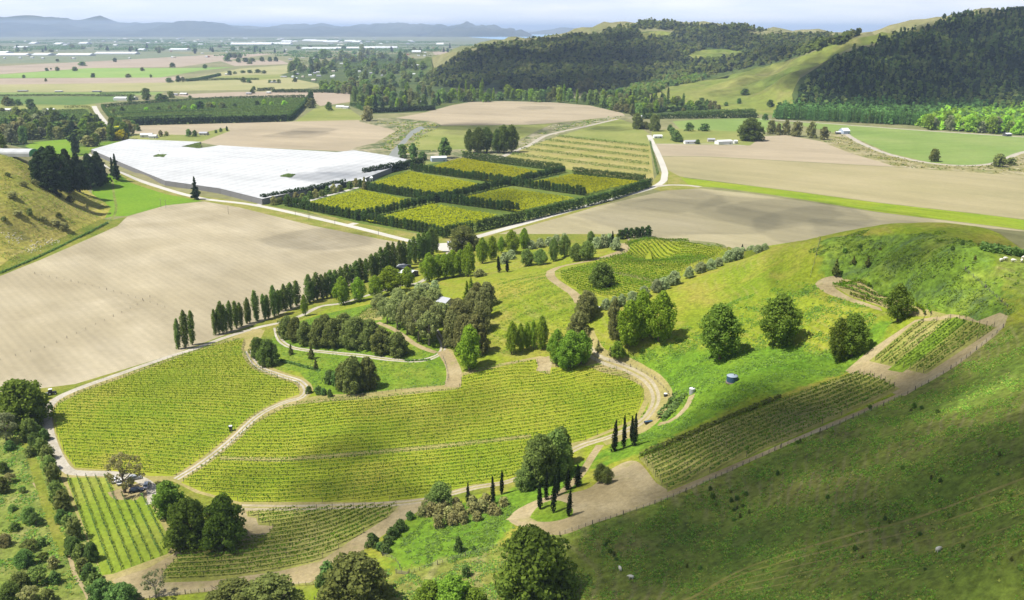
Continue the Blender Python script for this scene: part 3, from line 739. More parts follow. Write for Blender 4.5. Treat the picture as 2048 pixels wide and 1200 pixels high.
range_mesh('hills', [(845,70),(870,62),(900,55),(930,53),(960,54),(990,60),(1015,58),(1035,55),(1050,63),(1062,68)], 17500, 2600, M['range_near'], 61)
range_mesh('hills', [(1060,65),(1100,60),(1130,55),(1150,53),(1180,57),(1230,59),(1290,66)], 24000, 3500, M['range'], 71)

# ------------------------------------------------------------------ plant materials
def leaf_mat(name, col, var=0.35, trans=0.22, bumpsc=1.1, tips=None):
    # leaves both reflect and pass light
    m = bpy.data.materials.new(name); m.use_nodes = True
    t = m.node_tree; t.nodes.remove(t.nodes['Principled BSDF'])
    oi = t.nodes.new('ShaderNodeObjectInfo'); ge = t.nodes.new('ShaderNodeNewGeometry')
    n1 = noise_node(t, ge.outputs['Position'], .9 * bumpsc, 3, .6)
    lo = tuple(v * (1 - var) for v in col); hi = tips or (min(col[0] * (1 + var * 1.3), 1), min(col[1] * (1 + var), 1), col[2] * (1 + var * .5))
    c = ramp_node(t, n1, [lo, col, hi], [.3, .5, .7])
    h = t.nodes.new('ShaderNodeHueSaturation')
    mr = t.nodes.new('ShaderNodeMapRange'); mr.inputs[3].default_value = .82; mr.inputs[4].default_value = 1.2
    t.links.new(oi.outputs['Random'], mr.inputs[0]); t.links.new(mr.outputs[0], h.inputs['Value'])
    mh_ = t.nodes.new('ShaderNodeMapRange'); mh_.inputs[3].default_value = .485; mh_.inputs[4].default_value = .512
    t.links.new(oi.outputs['Random'], mh_.inputs[0]); t.links.new(mh_.outputs[0], h.inputs['Hue'])
    t.links.new(c, h.inputs['Color'])
    d = t.nodes.new('ShaderNodeBsdfDiffuse'); tr = t.nodes.new('ShaderNodeBsdfTranslucent'); mx = t.nodes.new('ShaderNodeMixShader')
    mx.inputs[0].default_value = trans
    t.links.new(h.outputs[0], d.inputs[0]); t.links.new(h.outputs[0], tr.inputs[0])
    t.links.new(d.outputs[0], mx.inputs[1]); t.links.new(tr.outputs[0], mx.inputs[2])
    t.links.new(mx.outputs[0], t.nodes['Material Output'].inputs['Surface'])
    return m
LC = dict(poplar=(.080,.118,.012), lombardy=(.052,.078,.017), native=(.062,.074,.021), gum=(.092,.107,.040), willow=(.095,.14,.036),
          bright=(.105,.170,.022), cypress=(.016,.026,.010), olive=(.135,.165,.085), pine=(.022,.036,.014), brown=(.075,.080,.029),
          walnut=(.055,.083,.013), yellow=(.36,.33,.015), grey=(.085,.095,.048), bush=(.045,.075,.020), oak=(.046,.066,.015), tan=(.105,.105,.042),
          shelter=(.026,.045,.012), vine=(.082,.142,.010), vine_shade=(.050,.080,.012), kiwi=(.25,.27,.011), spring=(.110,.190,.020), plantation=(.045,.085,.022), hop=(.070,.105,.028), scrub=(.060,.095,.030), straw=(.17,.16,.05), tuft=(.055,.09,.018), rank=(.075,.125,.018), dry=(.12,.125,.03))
LG = dict(cypress=1.2, kiwi=.95, yellow=1.0, pine=1.5, olive=1.9, vine=1.15, bright=1.5, hop=1.6, willow=1.55)
LM = {k: leaf_mat('leaves_' + k, tuple(min(.6, q * 1.4 * LG.get(k, 2.15)) for q in v), trans=.5) for k, v in LC.items()}
def plain_mat(name, col, rough=.8, metal=0.0, spec=.3, noise=.0, nsc=3.0):
    m, t, b = new_mat(name)
    b.inputs['Roughness'].default_value = rough; b.inputs['Metallic'].default_value = metal; b.inputs['Specular IOR Level'].default_value = spec
    tc = t.nodes.new('ShaderNodeTexCoord').outputs['Object']
    a = noise or .08
    c = ramp_node(t, noise_node(t, tc, nsc, 4, .6), [tuple(v * (1 - a) for v in col), col, tuple(min(1, v * (1 + a)) for v in col)])
    t.links.new(c, b.inputs['Base Color'])
    return m
M['bark'] = plain_mat('bark', (.13,.10,.07), .9, noise=.3)
M['bark_pale'] = plain_mat('bark_pale', (.26,.23,.18), .9, noise=.3)
M['post'] = plain_mat('post', (.12,.105,.085), .9, noise=.3)

# ------------------------------------------------------------------ leaf clumps
def quads(pos, nrm, size, r):
    """one small leaf-clump quad per position, facing roughly along nrm"""
    n = len(pos)
    nrm = nrm / (np.linalg.norm(nrm, axis=1)[:, None] + 1e-9)
    a = r.normal(size=(n, 3)); u = np.cross(nrm, a); u /= np.linalg.norm(u, axis=1)[:, None] + 1e-9
    w = np.cross(nrm, u)
    s = np.asarray(size)[:, None] if np.ndim(size) else size
    u = u * s * r.uniform(.35, .6, (n, 1)); w = w * s * r.uniform(.35, .6, (n, 1))
    k = r.uniform(.4, 1.0, (n, 1))
    V = np.stack([pos - u - w * k, pos + u * k - w, pos + u + w * k, pos - u * k + w], 1).reshape(-1, 3)
    return V, np.arange(4 * n).reshape(-1, 4)

SHAPES = {   # aspect h/w, crown start, lumps, lump size, leaves, leaf size, radius profile, vertical stretch of a lump
 'ovoid':   (1.75, .10, 62, .118, 6800, .044, lambda t: .5 * math.sin(math.pi * min(1, t * .96 + .04) ** .80) ** .75, 1.5),
 'column':  (4.6, .06, 40, .215, 3000, .105, lambda t: .5 * min(1, (1 - t) * 3.4) ** .6 * (.62 + .38 * min(1, t * 3.2)), 1.7),
 'airy':    (1.0, .26, 40, .085, 1900, .034, lambda t: .5 * math.sin(math.pi * min(1, t * .9 + .1) ** .9) ** .6, .8),
 'dome':    (1.05, .04, 66, .120, 7400, .044, lambda t: .5 * max(0, 1 - t ** 2.3) ** .55 * (.86 + .14 * min(1, t * 4)), .9),
 'spread':  (1.0, .28, 34, .115, 3600, .042, lambda t: .5 * math.sin(math.pi * min(1, t * .9 + .1) ** .9) ** .6, .8),
 'spindle': (6.5, .05, 30, .26, 1300, .17, lambda t: .5 * math.sin(math.pi * min(1, t * .95 + .05) ** .55) ** .75, 2.6),
 'cone':    (2.1, .04, 36, .13, 3000, .065, lambda t: .5 * (1 - t) ** .8 * (.75 + .25 * math.sin(t * 31)), .8),
 'macro':   (1.25, .06, 36, .14, 5000, .050, lambda t: .5 * max(0, 1 - t ** 1.6) ** .7, .55),
 'bush':    (.8, 0.0, 18, .20, 700, .11, lambda t: .5 * max(0, 1 - t ** 2) ** .5, .9),
 'shelter': (2.4, .14, 14, .24, 700, .15, lambda t: .5 * math.sin(math.pi * min(1, t * .9 + .1) ** .85) ** .35, 1.6),
 'far':     (1.15, .06, 12, .20, 420, .14, lambda t: .5 * max(0, 1 - t ** 2.2) ** .55, 1.0),
 'farcol':  (3.4, .05, 12, .26, 380, .22, lambda t: .5 * math.sin(math.pi * min(1, t * .97 + .03) ** .65) ** .6, 2.0),
 'farcone': (2.2, .03, 14, .18, 420, .15, lambda t: .5 * (1 - t) ** .8, .8),
 'sparse':  (1.15, .30, 22, .10, 520, .055, lambda t: .5 * math.sin(math.pi * min(1, t * .9 + .1)) ** .6, .8),
}
def crown_data(shape, seed):
    asp, z0, nl, ls, n, lf, prof, vs_ = SHAPES[shape]
    r = np.random.default_rng(1000 + seed * 17 + sum(map(ord, shape)))
    C, R = [], []
    for i in range(nl):
        t = (i + r.uniform(.2, .8)) / nl
        t = t ** .9
        rr = prof(t); a = i * 2.39996 + r.uniform(-.5, .5)
        d = max(0.0, rr - ls * .72) * r.uniform(.66, 1.16)
        s = ls * r.uniform(.58, 1.34) * min(1, .35 + rr * 2.0)
        z = (z0 + (1 - z0) * t) * asp
        top = asp - s * vs_ * .8
        C.append((d * math.cos(a), d * math.sin(a), min(z, top))); R.append((s, s, s * vs_))
    C, R = np.array(C), np.array(R)
    # core lumps keep the middle from being see-through
    if shape not in ('sparse', 'spread', 'airy'):
        for t in np.linspace(.12, .85, 6):
            rr = prof(t); C = np.r_[C, [(0, 0, (z0 + (1 - z0) * t) * asp)]]; q = rr * .72
            R = np.r_[R, [(q, q, asp / 8)]]
    pr = (R[:, 0] * R[:, 2]); pr = pr / pr.sum()
    k = r.choice(len(C), n, p=pr)
    d = r.normal(size=(n, 3)); d[:, 2] += .25; d /= np.linalg.norm(d, axis=1)[:, None]
    f = np.where(r.random(n) < .78, r.uniform(.80, 1.14, n), r.uniform(.35, .85, n))[:, None]
    pos = C[k] + d * R[k] * f
    keep = pos[:, 2] > 0.0 * asp
    pos, d = pos[keep], d[keep]
    nr = d / R[k][keep] * ls + r.normal(size=d.shape) * .55
    V, Q = quads(pos, nr, lf * r.uniform(.7, 1.35, len(pos)), r)
    V[:, 2] = np.clip(V[:, 2] / asp, 0, 1.05)
    return V, Q
def trunk_data(shape, seed):
    asp, z0 = SHAPES[shape][:2]; r = random.Random(seed * 31 + len(shape)); b = MB()
    tr = .035 if asp < 3 else .075
    top = max(z0 + .35, .45)
    p = [Vector((0, 0, -.03 * asp))]
    for i in range(1, 5): p.append(Vector((r.uniform(-.02, .02), r.uniform(-.02, .02), top * asp * i / 4)))
    for i in range(4): b.tube(p[i], p[i + 1], tr * (1.25 - .22 * i), tr * (1.03 - .22 * i), 7)
    for i in range(7):
        a = i * 2.4 + r.uniform(-.4, .4); z = (z0 * .8 + (top - z0) * r.uniform(.1, .9)) * asp
        L = SHAPES[shape][6](.35) * r.uniform(.55, .85)
        q = Vector((math.cos(a) * L, math.sin(a) * L, z + L * r.uniform(.6, 1.3)))
        b.tube((0, 0, z), q, tr * .45, tr * .15, 5)
    return [(x, y, z / asp) for x, y, z in b.v], b.f
_meshes = {}
def crown_mesh(shape, var, col):
    k = ('c', shape, var, col)
    if k not in _meshes:
        V, Q = crown_data(shape, var)
        me = bpy.data.meshes.new('crown'); build_mesh(me, V, Q, LM[col]); _meshes[k] = me
    return _meshes[k]
def trunk_mesh(shape, var, bark):
    k = ('t', shape, var, bark)
    if k not in _meshes:
        V, Fc = trunk_data(shape, var)
        me = bpy.data.meshes.new('trunk'); build_mesh(me, V, Fc, M[bark]); _meshes[k] = me
    return _meshes[k]
def far_mesh(shape, var, col):
    """crown and trunk in one mesh, for trees only a few pixels high"""
    k = ('f', shape, var, col)
    if k not in _meshes:
        V, Q = crown_data(shape, var); TV, TF = trunk_data(shape, var)
        me = bpy.data.meshes.new('tree')
        Vn = np.r_[V, np.array(TV)]; Fn = [tuple(q) for q in Q] + [tuple(i + len(V) for i in f) for f in TF]
        build_mesh(me, Vn, Fn, [LM[col], M['bark']], [0] * len(Q) + [1] * len(TF)); _meshes[k] = me
    return _meshes[k]
NTREES = [0]
def tree_at(p, h, w, shape, col, label, group=None, name='tree', cat='tree', bark='bark', rot=None, far=False, sink=.0):
    NTREES[0] += 1
    var = NTREES[0] % 3
    rz = random.uniform(0, 6.28) if rot is None else rot
    if far:
        o = bpy.data.objects.new(name, far_mesh(shape, var, col)); COL.objects.link(o)
        o.location = (p[0], p[1], p[2] - sink); o.rotation_euler = (0, 0, rz); o.scale = (w, w, h)
        return tag(o, label, cat, group)
    o = empty(name, (p[0], p[1], p[2] - sink), rz)
    if shape in ('column', 'ovoid', 'spindle'):
        o.rotation_euler = (random.uniform(-.05, .05), random.uniform(-.05, .05), rz); h *= random.uniform(.92, 1.06); w *= random.uniform(.9, 1.1)
    tag(o, label, cat, group)
    for nm, me in (('trunk', trunk_mesh(shape, var, bark)), ('crown', crown_mesh(shape, var, col))):
        c = bpy.data.objects.new(nm, me); COL.objects.link(c); c.parent = o; c.scale = (w, w, h)
    return o
def px_size(p, hpx, wpx):
    d = depth(p[0], p[1], p[2])
    return hpx * d / F / CP * 1.0, wpx * d / F
def tree(px, py, hpx, wpx, shape, col, label, group=None, name='tree', **kw):
    p = gp(px, py); h, w = px_size(p, hpx, wpx)
    return tree_at(p, h, w, shape, col, label, group, name, **kw)

# ------------------------------------------------------------------ vine rows
def vine_mesh(line, r, height, width, step, leaf, per):
    """leaf clumps along one row; line = ground points about 1 m apart"""
    seg = np.linalg.norm(np.diff(line[:, :2], axis=0), axis=1); L = seg.sum(); cum = np.r_[0, np.cumsum(seg)]
    nv = max(1, int(L / step)); n = nv * per
    s = (np.repeat(np.arange(nv), per) + .5 + r.normal(0, .27, n)) * step
    vig = np.repeat(r.uniform(.8, 1.12, nv), per)
    s = np.clip(s, 0, L)
    c = np.stack([np.interp(s, cum, line[:, k]) for k in range(3)], 1)
    d = (line[-1] - line[0])[:2]; d = d / (np.linalg.norm(d) + 1e-9); nn = np.array([-d[1], d[0]])
    off = r.normal(0, .38, n) * width * vig
    z = height * (.42 + .58 * r.random(n) ** .7) * (.8 + .2 * vig)
    pos = c + np.c_[nn[0] * off, nn[1] * off, z]
    nr = np.c_[nn[0] * off * 1.6, nn[1] * off * 1.6, np.full(n, .55)] + r.normal(size=(n, 3)) * .5
    return quads(pos, nr, leaf * vig * r.uniform(.7, 1.3, n), r)
ORD = 'first second third fourth fifth sixth seventh eighth ninth tenth eleventh twelfth thirteenth fourteenth fifteenth sixteenth seventeenth eighteenth nineteenth'.split()
TENS = {2: 'twent', 3: 'thirt', 4: 'fort', 5: 'fift', 6: 'sixt', 7: 'sevent'}
def ordinal(i):
    i += 1
    if i < 20: return ORD[i - 1]
    t, u = divmod(i, 10)
    return TENS[t] + 'ieth' if u == 0 else TENS[t] + 'y-' + ORD[u - 1]
def row_lines(xy, guide, spacing):
    """rows shaped like the guide line, stepped across the outline xy; each a list of ground points"""
    q = ground(*np.array(smooth_line(guide, False, 12)).T)[:, :2]
    d = q[-1] - q[0]; d /= np.linalg.norm(d); nn = np.array([-d[1], d[0]])
    # extend the guide far past both ends, then resample each metre
    e0 = q[0] - (q[min(2, len(q) - 1)] - q[0]); e0 = q[0] + (e0 - q[0]) / np.linalg.norm(e0 - q[0]) * 300
    e1 = q[-1] - q[-3 if len(q) > 2 else 0]; e1 = q[-1] + e1 / np.linalg.norm(e1) * 300
    q = np.r_[[e0], q, [e1]]
    cum = np.r_[0, np.cumsum(np.linalg.norm(np.diff(q, axis=0), axis=1))]
    s = np.arange(0, cum[-1], 1.0); q = np.stack([np.interp(s, cum, q[:, k]) for k in (0, 1)], 1)
    off = (xy - q[len(q) // 2]) @ nn
    out = []
    for k in range(int(off.min() / spacing) - 40, int(off.max() / spacing) + 40):
        l = q + nn * (k + .5) * spacing
        ok = inside(xy, l[:, 0], l[:, 1])
        i = 0
        while i < len(ok):
            if ok[i]:
                j = i
                while j + 1 < len(ok) and ok[j + 1]: j += 1
                if j - i >= 5: out.append((k, l[i:j + 1]))
                i = j + 1
            else: i += 1
    out.sort(key=lambda a: -a[1][:, 1].mean())
    return [np.c_[l, zf(l[:, 0], l[:, 1])] for _, l in out]
def vineyard(xy, guide, spacing, label, group, height=1.6, width=.42, step=.8, leaf=.40, per=6, col='vine', posts=5.5, skip=None, name='vine_row', cat='vine row', trellis=True, seed=1):
    r = np.random.default_rng(seed)
    rows = row_lines(xy, guide, spacing); print('rows', len(rows), group)
    for i, l in enumerate(rows):
        if skip and skip(i, l): continue
        V, Q = vine_mesh(l, r, height, width, step, leaf, per)
        a = np.c_[l[:, :2], l[:, 2] + height * .55]; k = len(V)          # the woody arm the shoots grow from
        V = np.r_[V, a - (0, 0, .04), a + (0, 0, .04)]; m = len(a); i_ = np.arange(m - 1)
        Q = np.r_[Q, np.stack([k + i_, k + i_ + 1, k + m + i_ + 1, k + m + i_], 1)]
        o = mesh_obj(name, V, Q, LM[col])
        lab = label.format(n=ordinal(i), m=ordinal(len(rows) - 1 - i))
        tag(o, lab, cat, group)
        if trellis:
            b = MB(); n = max(2, int(len(l) / posts) + 1)
            ii = np.linspace(0, len(l) - 1, n).astype(int)
            for k in ii:
                x, y, z = l[k]; e = k in (0, len(l) - 1)
                b.tube((x, y, z - .1), (x, y, z + (height + .25 if e else height + .1)), .085 if e else .055, .075 if e else .05, 4)
            for hh in (.55, .95):
                for a, c in zip(ii[:-1], ii[1:]):
                    b.tube(l[a] + (0, 0, height * hh), l[c] + (0, 0, height * hh), .012, .012, 3, caps=False)
            b.build('trellis', M['post'], o)

# ------------------------------------------------------------------ hedges
def hedge_on(line, height, width, col, label, group=None, leaf=.9, dens=5.0, name='hedge', cat='hedge', lumpy=.14, seed=0, parent=None):
    r = np.random.default_rng(seed + 77)
    seg = np.linalg.norm(np.diff(line[:, :2], axis=0), axis=1); cum = np.r_[0, np.cumsum(seg)]; L = cum[-1]
    n = int(L * dens * (height + width) * 1.1)
    s = r.uniform(0, L, n); c = np.stack([np.interp(s, cum, line[:, k]) for k in range(3)], 1)
    d = np.stack([np.gradient(line[:, k]) for k in (0, 1)], 1); d /= np.linalg.norm(d, axis=1)[:, None] + 1e-9
    dx, dy = np.interp(s, cum, d[:, 0]), np.interp(s, cum, d[:, 1])
    nn = np.stack([-dy, dx], 1)
    hv = 1 + lumpy * .5 * (np.sin(s * 1.9 / max(width, 1) + 2) * .5 + lump(s, s * 0, 9 * max(1, width / 2), 4) * .25)
    a = r.uniform(0, math.pi, n)
    f = np.where(r.random(n) < .8, r.uniform(.85, 1.1, n), r.uniform(.3, .9, n))
    ca, sa = np.cos(a), np.sin(a)
    off = np.sign(ca) * np.abs(ca) ** .5 * width / 2 * f; z = np.abs(sa) ** .7 * height * hv * np.clip(f, 0, 1.05)
    z = np.where(r.random(n) < .35, r.uniform(0, 1, n) * height * .9, z)
    pos = c + np.c_[nn * off[:, None], z]
    nr = np.c_[nn * ca[:, None], sa * .8 + .15] + r.normal(size=(n, 3)) * .45
    V, Q = quads(pos, nr, leaf * r.uniform(.7, 1.3, n), r)
    o = mesh_obj(name, V, Q, LM[col], parent)
    return tag(o, label, cat, group) if label else o
def ground_line(p, step=2.0, curve=True):
    q = ground(*np.array(smooth_line(p, False, 10) if curve else p, float).T)[:, :2]
    cum = np.r_[0, np.cumsum(np.linalg.norm(np.diff(q, axis=0), axis=1))]
    s = np.linspace(0, cum[-1], max(2, int(cum[-1] / step) + 1))
    x, y = np.interp(s, cum, q[:, 0]), np.interp(s, cum, q[:, 1])
    return np.c_[x, y, zf(x, y)]
def hedge(p, height, width, col, label, group=None, curve=True, **kw):
    return hedge_on(ground_line(p, 2.0, curve), height, width, col, label, group, **kw)

# ------------------------------------------------------------------ the vineyards
vineyard(VP['left'], [(130,880),(300,890),(460,905)], 2.5, '{n} vine row down from the poplars in the left vineyard between gravel tracks', 'vine rows of the left vineyard', seed=11)
vineyard(VP['centre'], [(440,915),(560,918),(690,908),(860,893),(1060,870),(1250,838)], 2.5, '{n} vine row down from the garden lawn in the wide middle vineyard', 'vine rows of the middle vineyard', seed=12)
vineyard(VP['bottom'], [(330,1162),(480,1152),(640,1122),(760,1072)], 2.5, '{n} vine row below the pale track in the bottom vineyard behind dark trees', 'vine rows of the bottom vineyard', leaf=.42, per=8, seed=13)
vineyard(VP['corner'], [(165,960),(232,1140)], 2.7, '{m} vine row counted from the walnut trees in the bright green corner block', 'vine rows of the bright corner block', leaf=.38, per=5, width=.3, step=.8, col='bush', seed=14)
vineyard(VP['knoll'], [(1122,548),(1190,566),(1260,585)], 2.6, '{n} vine row down from the crest on the knoll with the round oak', 'vine rows on the knoll', leaf=.5, seed=15)
vineyard(VP['slope_end'], [(1738,724),(1833,644)], 3.6, '{n} short vine row across from the lone tree on the upper slope block', 'vine rows of the upper slope block', leaf=.5, per=9, width=.6, height=1.7, step=.9, col='vine_shade', seed=16)
vineyard(VP['slope'], [(1290,930),(1420,872),(1560,812),(1720,752)], 2.9, '{n} vine row down from the tank pasture on the shaded slope block', 'vine rows of the shaded slope block', leaf=.46, per=8, width=.5, height=1.8, step=.8, col='vine_shade', seed=17)
vineyard(VP['terrace'], [(1672,575),(1760,608),(1830,630)], 1.7, '{n} vine row down from the scrubby hill on the curved terrace', 'vine rows on the curved terrace', leaf=.5, per=10, width=.45, step=.9, seed=18)
vineyard(VP['garden'], [(692,648),(766,634)], 2.2, '{n} small vine row down from the drive in the garden vine patch', 'vine rows of the garden patch', leaf=.45, per=4, width=.4, seed=19)
OB = ground(*np.array([(214,218),(440,199),(608,199),(596,222),(576,240),(262,247)], float).T)[:, :2]
vineyard(OB, [(225,232),(420,226),(590,221)], 8.0, '{n} orchard tree row from the back of the hedged left block', 'orchard rows of the hedged left block', height=4.2, width=2.6, step=3.2, leaf=2.2, per=6, col='hop', trellis=False, name='orchard_row', cat='orchard row', seed=21)
OS = ground(*np.array([(-30,228),(128,222),(176,221),(186,243),(-30,250)], float).T)[:, :2]
vineyard(OS, [(-20,240),(100,236),(180,232)], 8.0, '{n} orchard tree row from the back of the small far left block', 'orchard rows of the small left block', height=3.6, width=2.4, step=3.2, leaf=2.0, per=5, col='hop', trellis=False, name='orchard_row', cat='orchard row', seed=22)
OF = ground(*np.array([(702,116),(788,109),(810,135),(742,139),(690,136)], float).T)[:, :2]
vineyard(OF, [(700,128),(800,122)], 26.0, '{n} long orchard row from the back beyond the leafy settlement', 'orchard rows beyond the settlement', height=5, width=7, step=8, leaf=6, per=5, col='hop', trellis=False, name='orchard_row', cat='orchard row', seed=23)
HOPF = ground(*np.array([(1012,314),(1062,292),(1120,273),(1298,292),(1306,356),(1290,360),(1130,337)], float).T)[:, :2]
vineyard(HOPF, [(1015,315),(1150,333),(1300,352)], 9.0, '{n} young tree row from the river in the pale orchard', 'young tree rows of the pale orchard', height=3.3, width=1.3, step=2.6, leaf=1.0, per=9, skip=lambda i, l: i % 5 >= 2, col='hop', trellis=False, name='orchard_row', cat='orchard row', seed=20)

# ------------------------------------------------------------------ poplars along the vineyard track
LP = [(357,698,62,13),(372,697,74,16),(385,690,66,13),
 (431,670,51,12),(438,668,53,12),(446,667,64,14),(453,664,56,11),(462,662,64,14),(473,657,56,13),(483,653,52,12),(494,648,56,13),(500,646,48,11),(514,642,60,14),
 (531,639,52,13),(538,637,47,11),(549,633,64,15),(557,629,48,13),(564,622,40,12),(572,621,55,14),(581,617,56,16),(594,612,54,18),(619,606,54,20),(627,602,40,14),(635,600,56,17),(646,598,52,15),(654,596,48,14),(662,594,55,16),(671,589,50,15),
 (682,581,50,15),(694,573,48,15),(703,568,40,14),(713,567,48,17),(723,565,46,15),(732,564,46,14),(746,557,52,15),(754,555,50,14),(763,552,54,15),(772,550,56,15),(781,548,62,17),(790,545,62,16),(800,540,56,15),(810,537,52,15),(819,530,48,14),
 (830,526,50,15),(838,522,52,15),(846,519,54,15),(855,516,56,15),(864,512,54,15),(873,505,48,14)]
for i, (x, y, h, w) in enumerate(LP):
    if i < 3: lab = ('left', 'tall middle', 'right')[i] + ' one of three Lombardy poplars standing apart at the lower end of the row'
    elif i == 12: lab = 'single Lombardy poplar standing in the gap of the row beside the track'
    elif i < 12: lab = ordinal(i - 3) + ' Lombardy poplar in the group of nine beside the gravel track'
    else: lab = ordinal(i - 13) + ' Lombardy poplar in the long row up to the concrete yard'
    tree(x, y, h, w, 'column', 'lombardy', lab, 'Lombardy poplars beside the vineyard track', 'lombardy_poplar')

def T(rows, shape, col, name, labs, group=None, **kw):
    for i, q in enumerate(rows):
        lab = labs[i] if isinstance(labs, (list, tuple)) else labs.format(n=ordinal(i))
        tree(*q, shape, col, lab, group, name, **kw)

T([(687,609,54,38),(718,603,48,34),(752,596,46,32),(783,586,56,56),(815,573,42,28),(610,632,44,15)], 'ovoid', 'poplar', 'poplar',
  ['broad bright poplar beside the track below the poplar row','rounded bright poplar second along the garden drive','low bright poplar beside the garden vine patch','wide bushy poplar clump in front of the white roofed house','pale poplar right beside the white roofed house','slim young poplar alone on the track side lawn'])
T([(859,563,58,34),(876,558,52,28),(890,557,50,28),(906,554,54,32),(920,549,48,28),(937,553,64,30),(965,527,48,24),(984,520,48,26),(1003,506,32,15),(1025,506,48,30),(1047,497,42,25)], 'ovoid', 'poplar', 'poplar',
  '{n} broad poplar from the white roofed house in the row behind the lawn', 'broad poplars behind the lawn')
T([(1054,532,34,30),(1080,530,34,30),(1107,523,44,24),(1128,515,44,26),(1152,522,34,34),(1176,520,40,36),(1181,489,26,18)], 'ovoid', 'willow', 'willow',
  '{n} pale windblown willow from the left on the bank below the knoll track', 'pale windblown willows below the knoll')
T([(1062,497,16,20),(1080,494,17,20),(1097,491,16,20),(1113,487,17,20),(1129,482,15,18),(1008,527,20,22),(1022,519,18,22),(1193,497,22,20),(1206,494,24,22),(1219,492,24,22),(1232,500,24,22)], 'bush', 'olive', 'shrub',
  '{n} silver leaved shrub from the left beyond the lawn bank', 'silver shrubs beyond the lawn')
T([(1241,478,18,16),(1252,476,20,16),(1262,476,20,15),(1273,475,20,16),(1284,474,20,16),(1296,474,22,18)], 'far', 'shelter', 'tree',
  '{n} dark bushy tree from the left in the line on the knoll crest', 'dark trees on the knoll crest')
T([(998,545,32,10),(1015,544,27,8),(1226,496,32,7),(1484,500,11,5)], 'spindle', 'cypress', 'cypress',
  ['small dark cypress at the far edge of the lawn','thinner cypress beside the lawn cypress','slim cypress before the silver shrubs on the knoll','tiny cypress tip behind the olives on the ridge'])
T([(1378,556,23,20),(1401,546,22,24),(1421,540,22,22),(1437,533,18,20),(1456,525,24,25),(1472,519,24,25),(1484,515,20,22),(1503,509,18,22),(1516,506,16,20),(1529,501,14,18),(1347,570,28,30),(1327,579,24,26),(1313,584,26,24),(1288,596,24,24),(1264,606,24,22),(1243,612,24,20),(1228,616,24,20),(1212,619,22,20)], 'dome', 'olive', 'olive_tree',
  '{n} silver olive tree in the line along the grassy ridge', 'olive trees along the ridge')
T([(1205,574,48,56)], 'dome', 'oak', 'oak_tree', 'round dark oak alone among the vine rows of the knoll')
T([(1172,640,58,44),(1158,668,44,44),(1180,625,40,36)], 'dome', 'brown', 'tree', ['tall brownish round tree at the foot of the knoll vineyard','lower brownish round tree beside the track bend','brownish round tree farthest up beside the knoll path'])
T([(1112,728,72,38),(1142,735,78,48),(1163,728,70,38),(1128,738,60,34)], 'ovoid', 'bright', 'tree', 'fine leaved light green tree in the clump above the middle vineyard', 'light green trees above the middle vineyard')
T([(1023,708,66,26),(1042,703,58,18),(1055,699,56,19),(1067,699,56,16),(1084,699,64,26)], 'ovoid', 'poplar', 'poplar', '{n} of five poplars from the left standing in line on the open hillside', 'five poplars on the open hillside')
T([(1257,694,98,52),(1286,680,98,44),(1317,682,100,54)], 'ovoid', 'poplar', 'poplar', ['large poplar at the left of the hillside group','large poplar in the middle of the hillside group','large poplar right of the group with a clear trunk and shadow'])
T([(1229,676,78,30)], 'dome', 'brown', 'tree', 'narrow dark brown tree tucked behind the large hillside poplars')
T([(1440,717,108,84),(1558,690,106,76),(1678,724,86,46),(1703,712,92,58),(1795,643,74,50)], 'ovoid', 'walnut', 'tree',
  ['big oval tree above the blue tank','big oval tree in the middle of the grassy hillside','left tree of the leaning pair above the slope vines','right tree of the leaning pair above the slope vines','dark oval tree at the end of the curved terrace'])
T([(1671,551,34,26),(1707,528,16,16),(1735,535,24,18)], 'cone', 'native', 'conifer', ['dark conifer at the head of the curved terrace','smallest conifer beside the hill slip','small conifer right of the hill slip'])
T([(1175,686,28,18),(1196,703,24,18),(1220,711,18,14)], 'cone', 'tan', 'shrub', ['brownish shrub nearest the track below the brown trees','brownish shrub in the middle beside the track','small brownish shrub beside the bright bush'])
T([(1235,714,32,30)], 'dome', 'bright', 'shrub', 'bright round bush on the hillside beside the track bend')

# the dark grove inside the loop of the drive, and its neighbours
T([(575,676,44,38),(592,682,48,34),(612,690,48,36),(640,691,54,44),(668,693,56,46),(700,692,50,42),(714,695,62,52),(742,696,58,44),(765,706,52,50),(796,710,46,46),(652,668,40,36),(690,668,42,40)], 'dome', 'native', 'tree',
  '{n} dark round native tree from the left in the grove inside the drive loop', 'dark native trees inside the drive loop')
T([(517,716,42,34),(537,730,52,44)], 'dome', 'oak', 'tree', ['dark tree left in the pair beside the left vineyard track','larger dark tree right in the pair beside the left vineyard track'])
T([(582,709,22,16),(623,718,32,20),(632,740,24,16)], 'cone', 'native', 'conifer', ['small conifer at the bend of the drive','dark conifer cutting across the drive','lower small conifer on the lawn below the drive'])
T([(688,778,52,36),(706,784,72,56),(736,777,64,42)], 'dome', 'native', 'tree', ['left dark tree of the trio on the lawn','tall middle dark tree of the trio on the lawn','right dark tree of the trio on the lawn'])
T([(660,766,26,26),(672,770,26,22),(618,786,14,14),(637,788,16,18),(648,790,14,14),(660,793,14,12)], 'bush', 'bush', 'shrub', '{n} shrub from the left between the lawn trio and the track', 'shrubs between lawn and track')
T([(775,646,50,40),(795,656,58,44),(815,668,66,48),(838,682,72,52),(858,690,66,46),(800,628,46,40),(828,638,56,44),(850,655,60,44),(872,668,58,36),(760,628,40,34),(884,640,34,34),(872,634,30,30)], 'spread', 'gum', 'gum_tree',
  '{n} grey green gum tree in the grove beside the house', 'gum trees beside the house', bark='bark_pale')
T([(838,602,28,34),(868,610,34,38),(796,610,34,36),(858,628,30,36)], 'dome', 'gum', 'tree', ['dark tree behind the gum grove','brown domed tree left against the house roof','dark round tree behind the garden vine patch','low dark tree before the house veranda'])
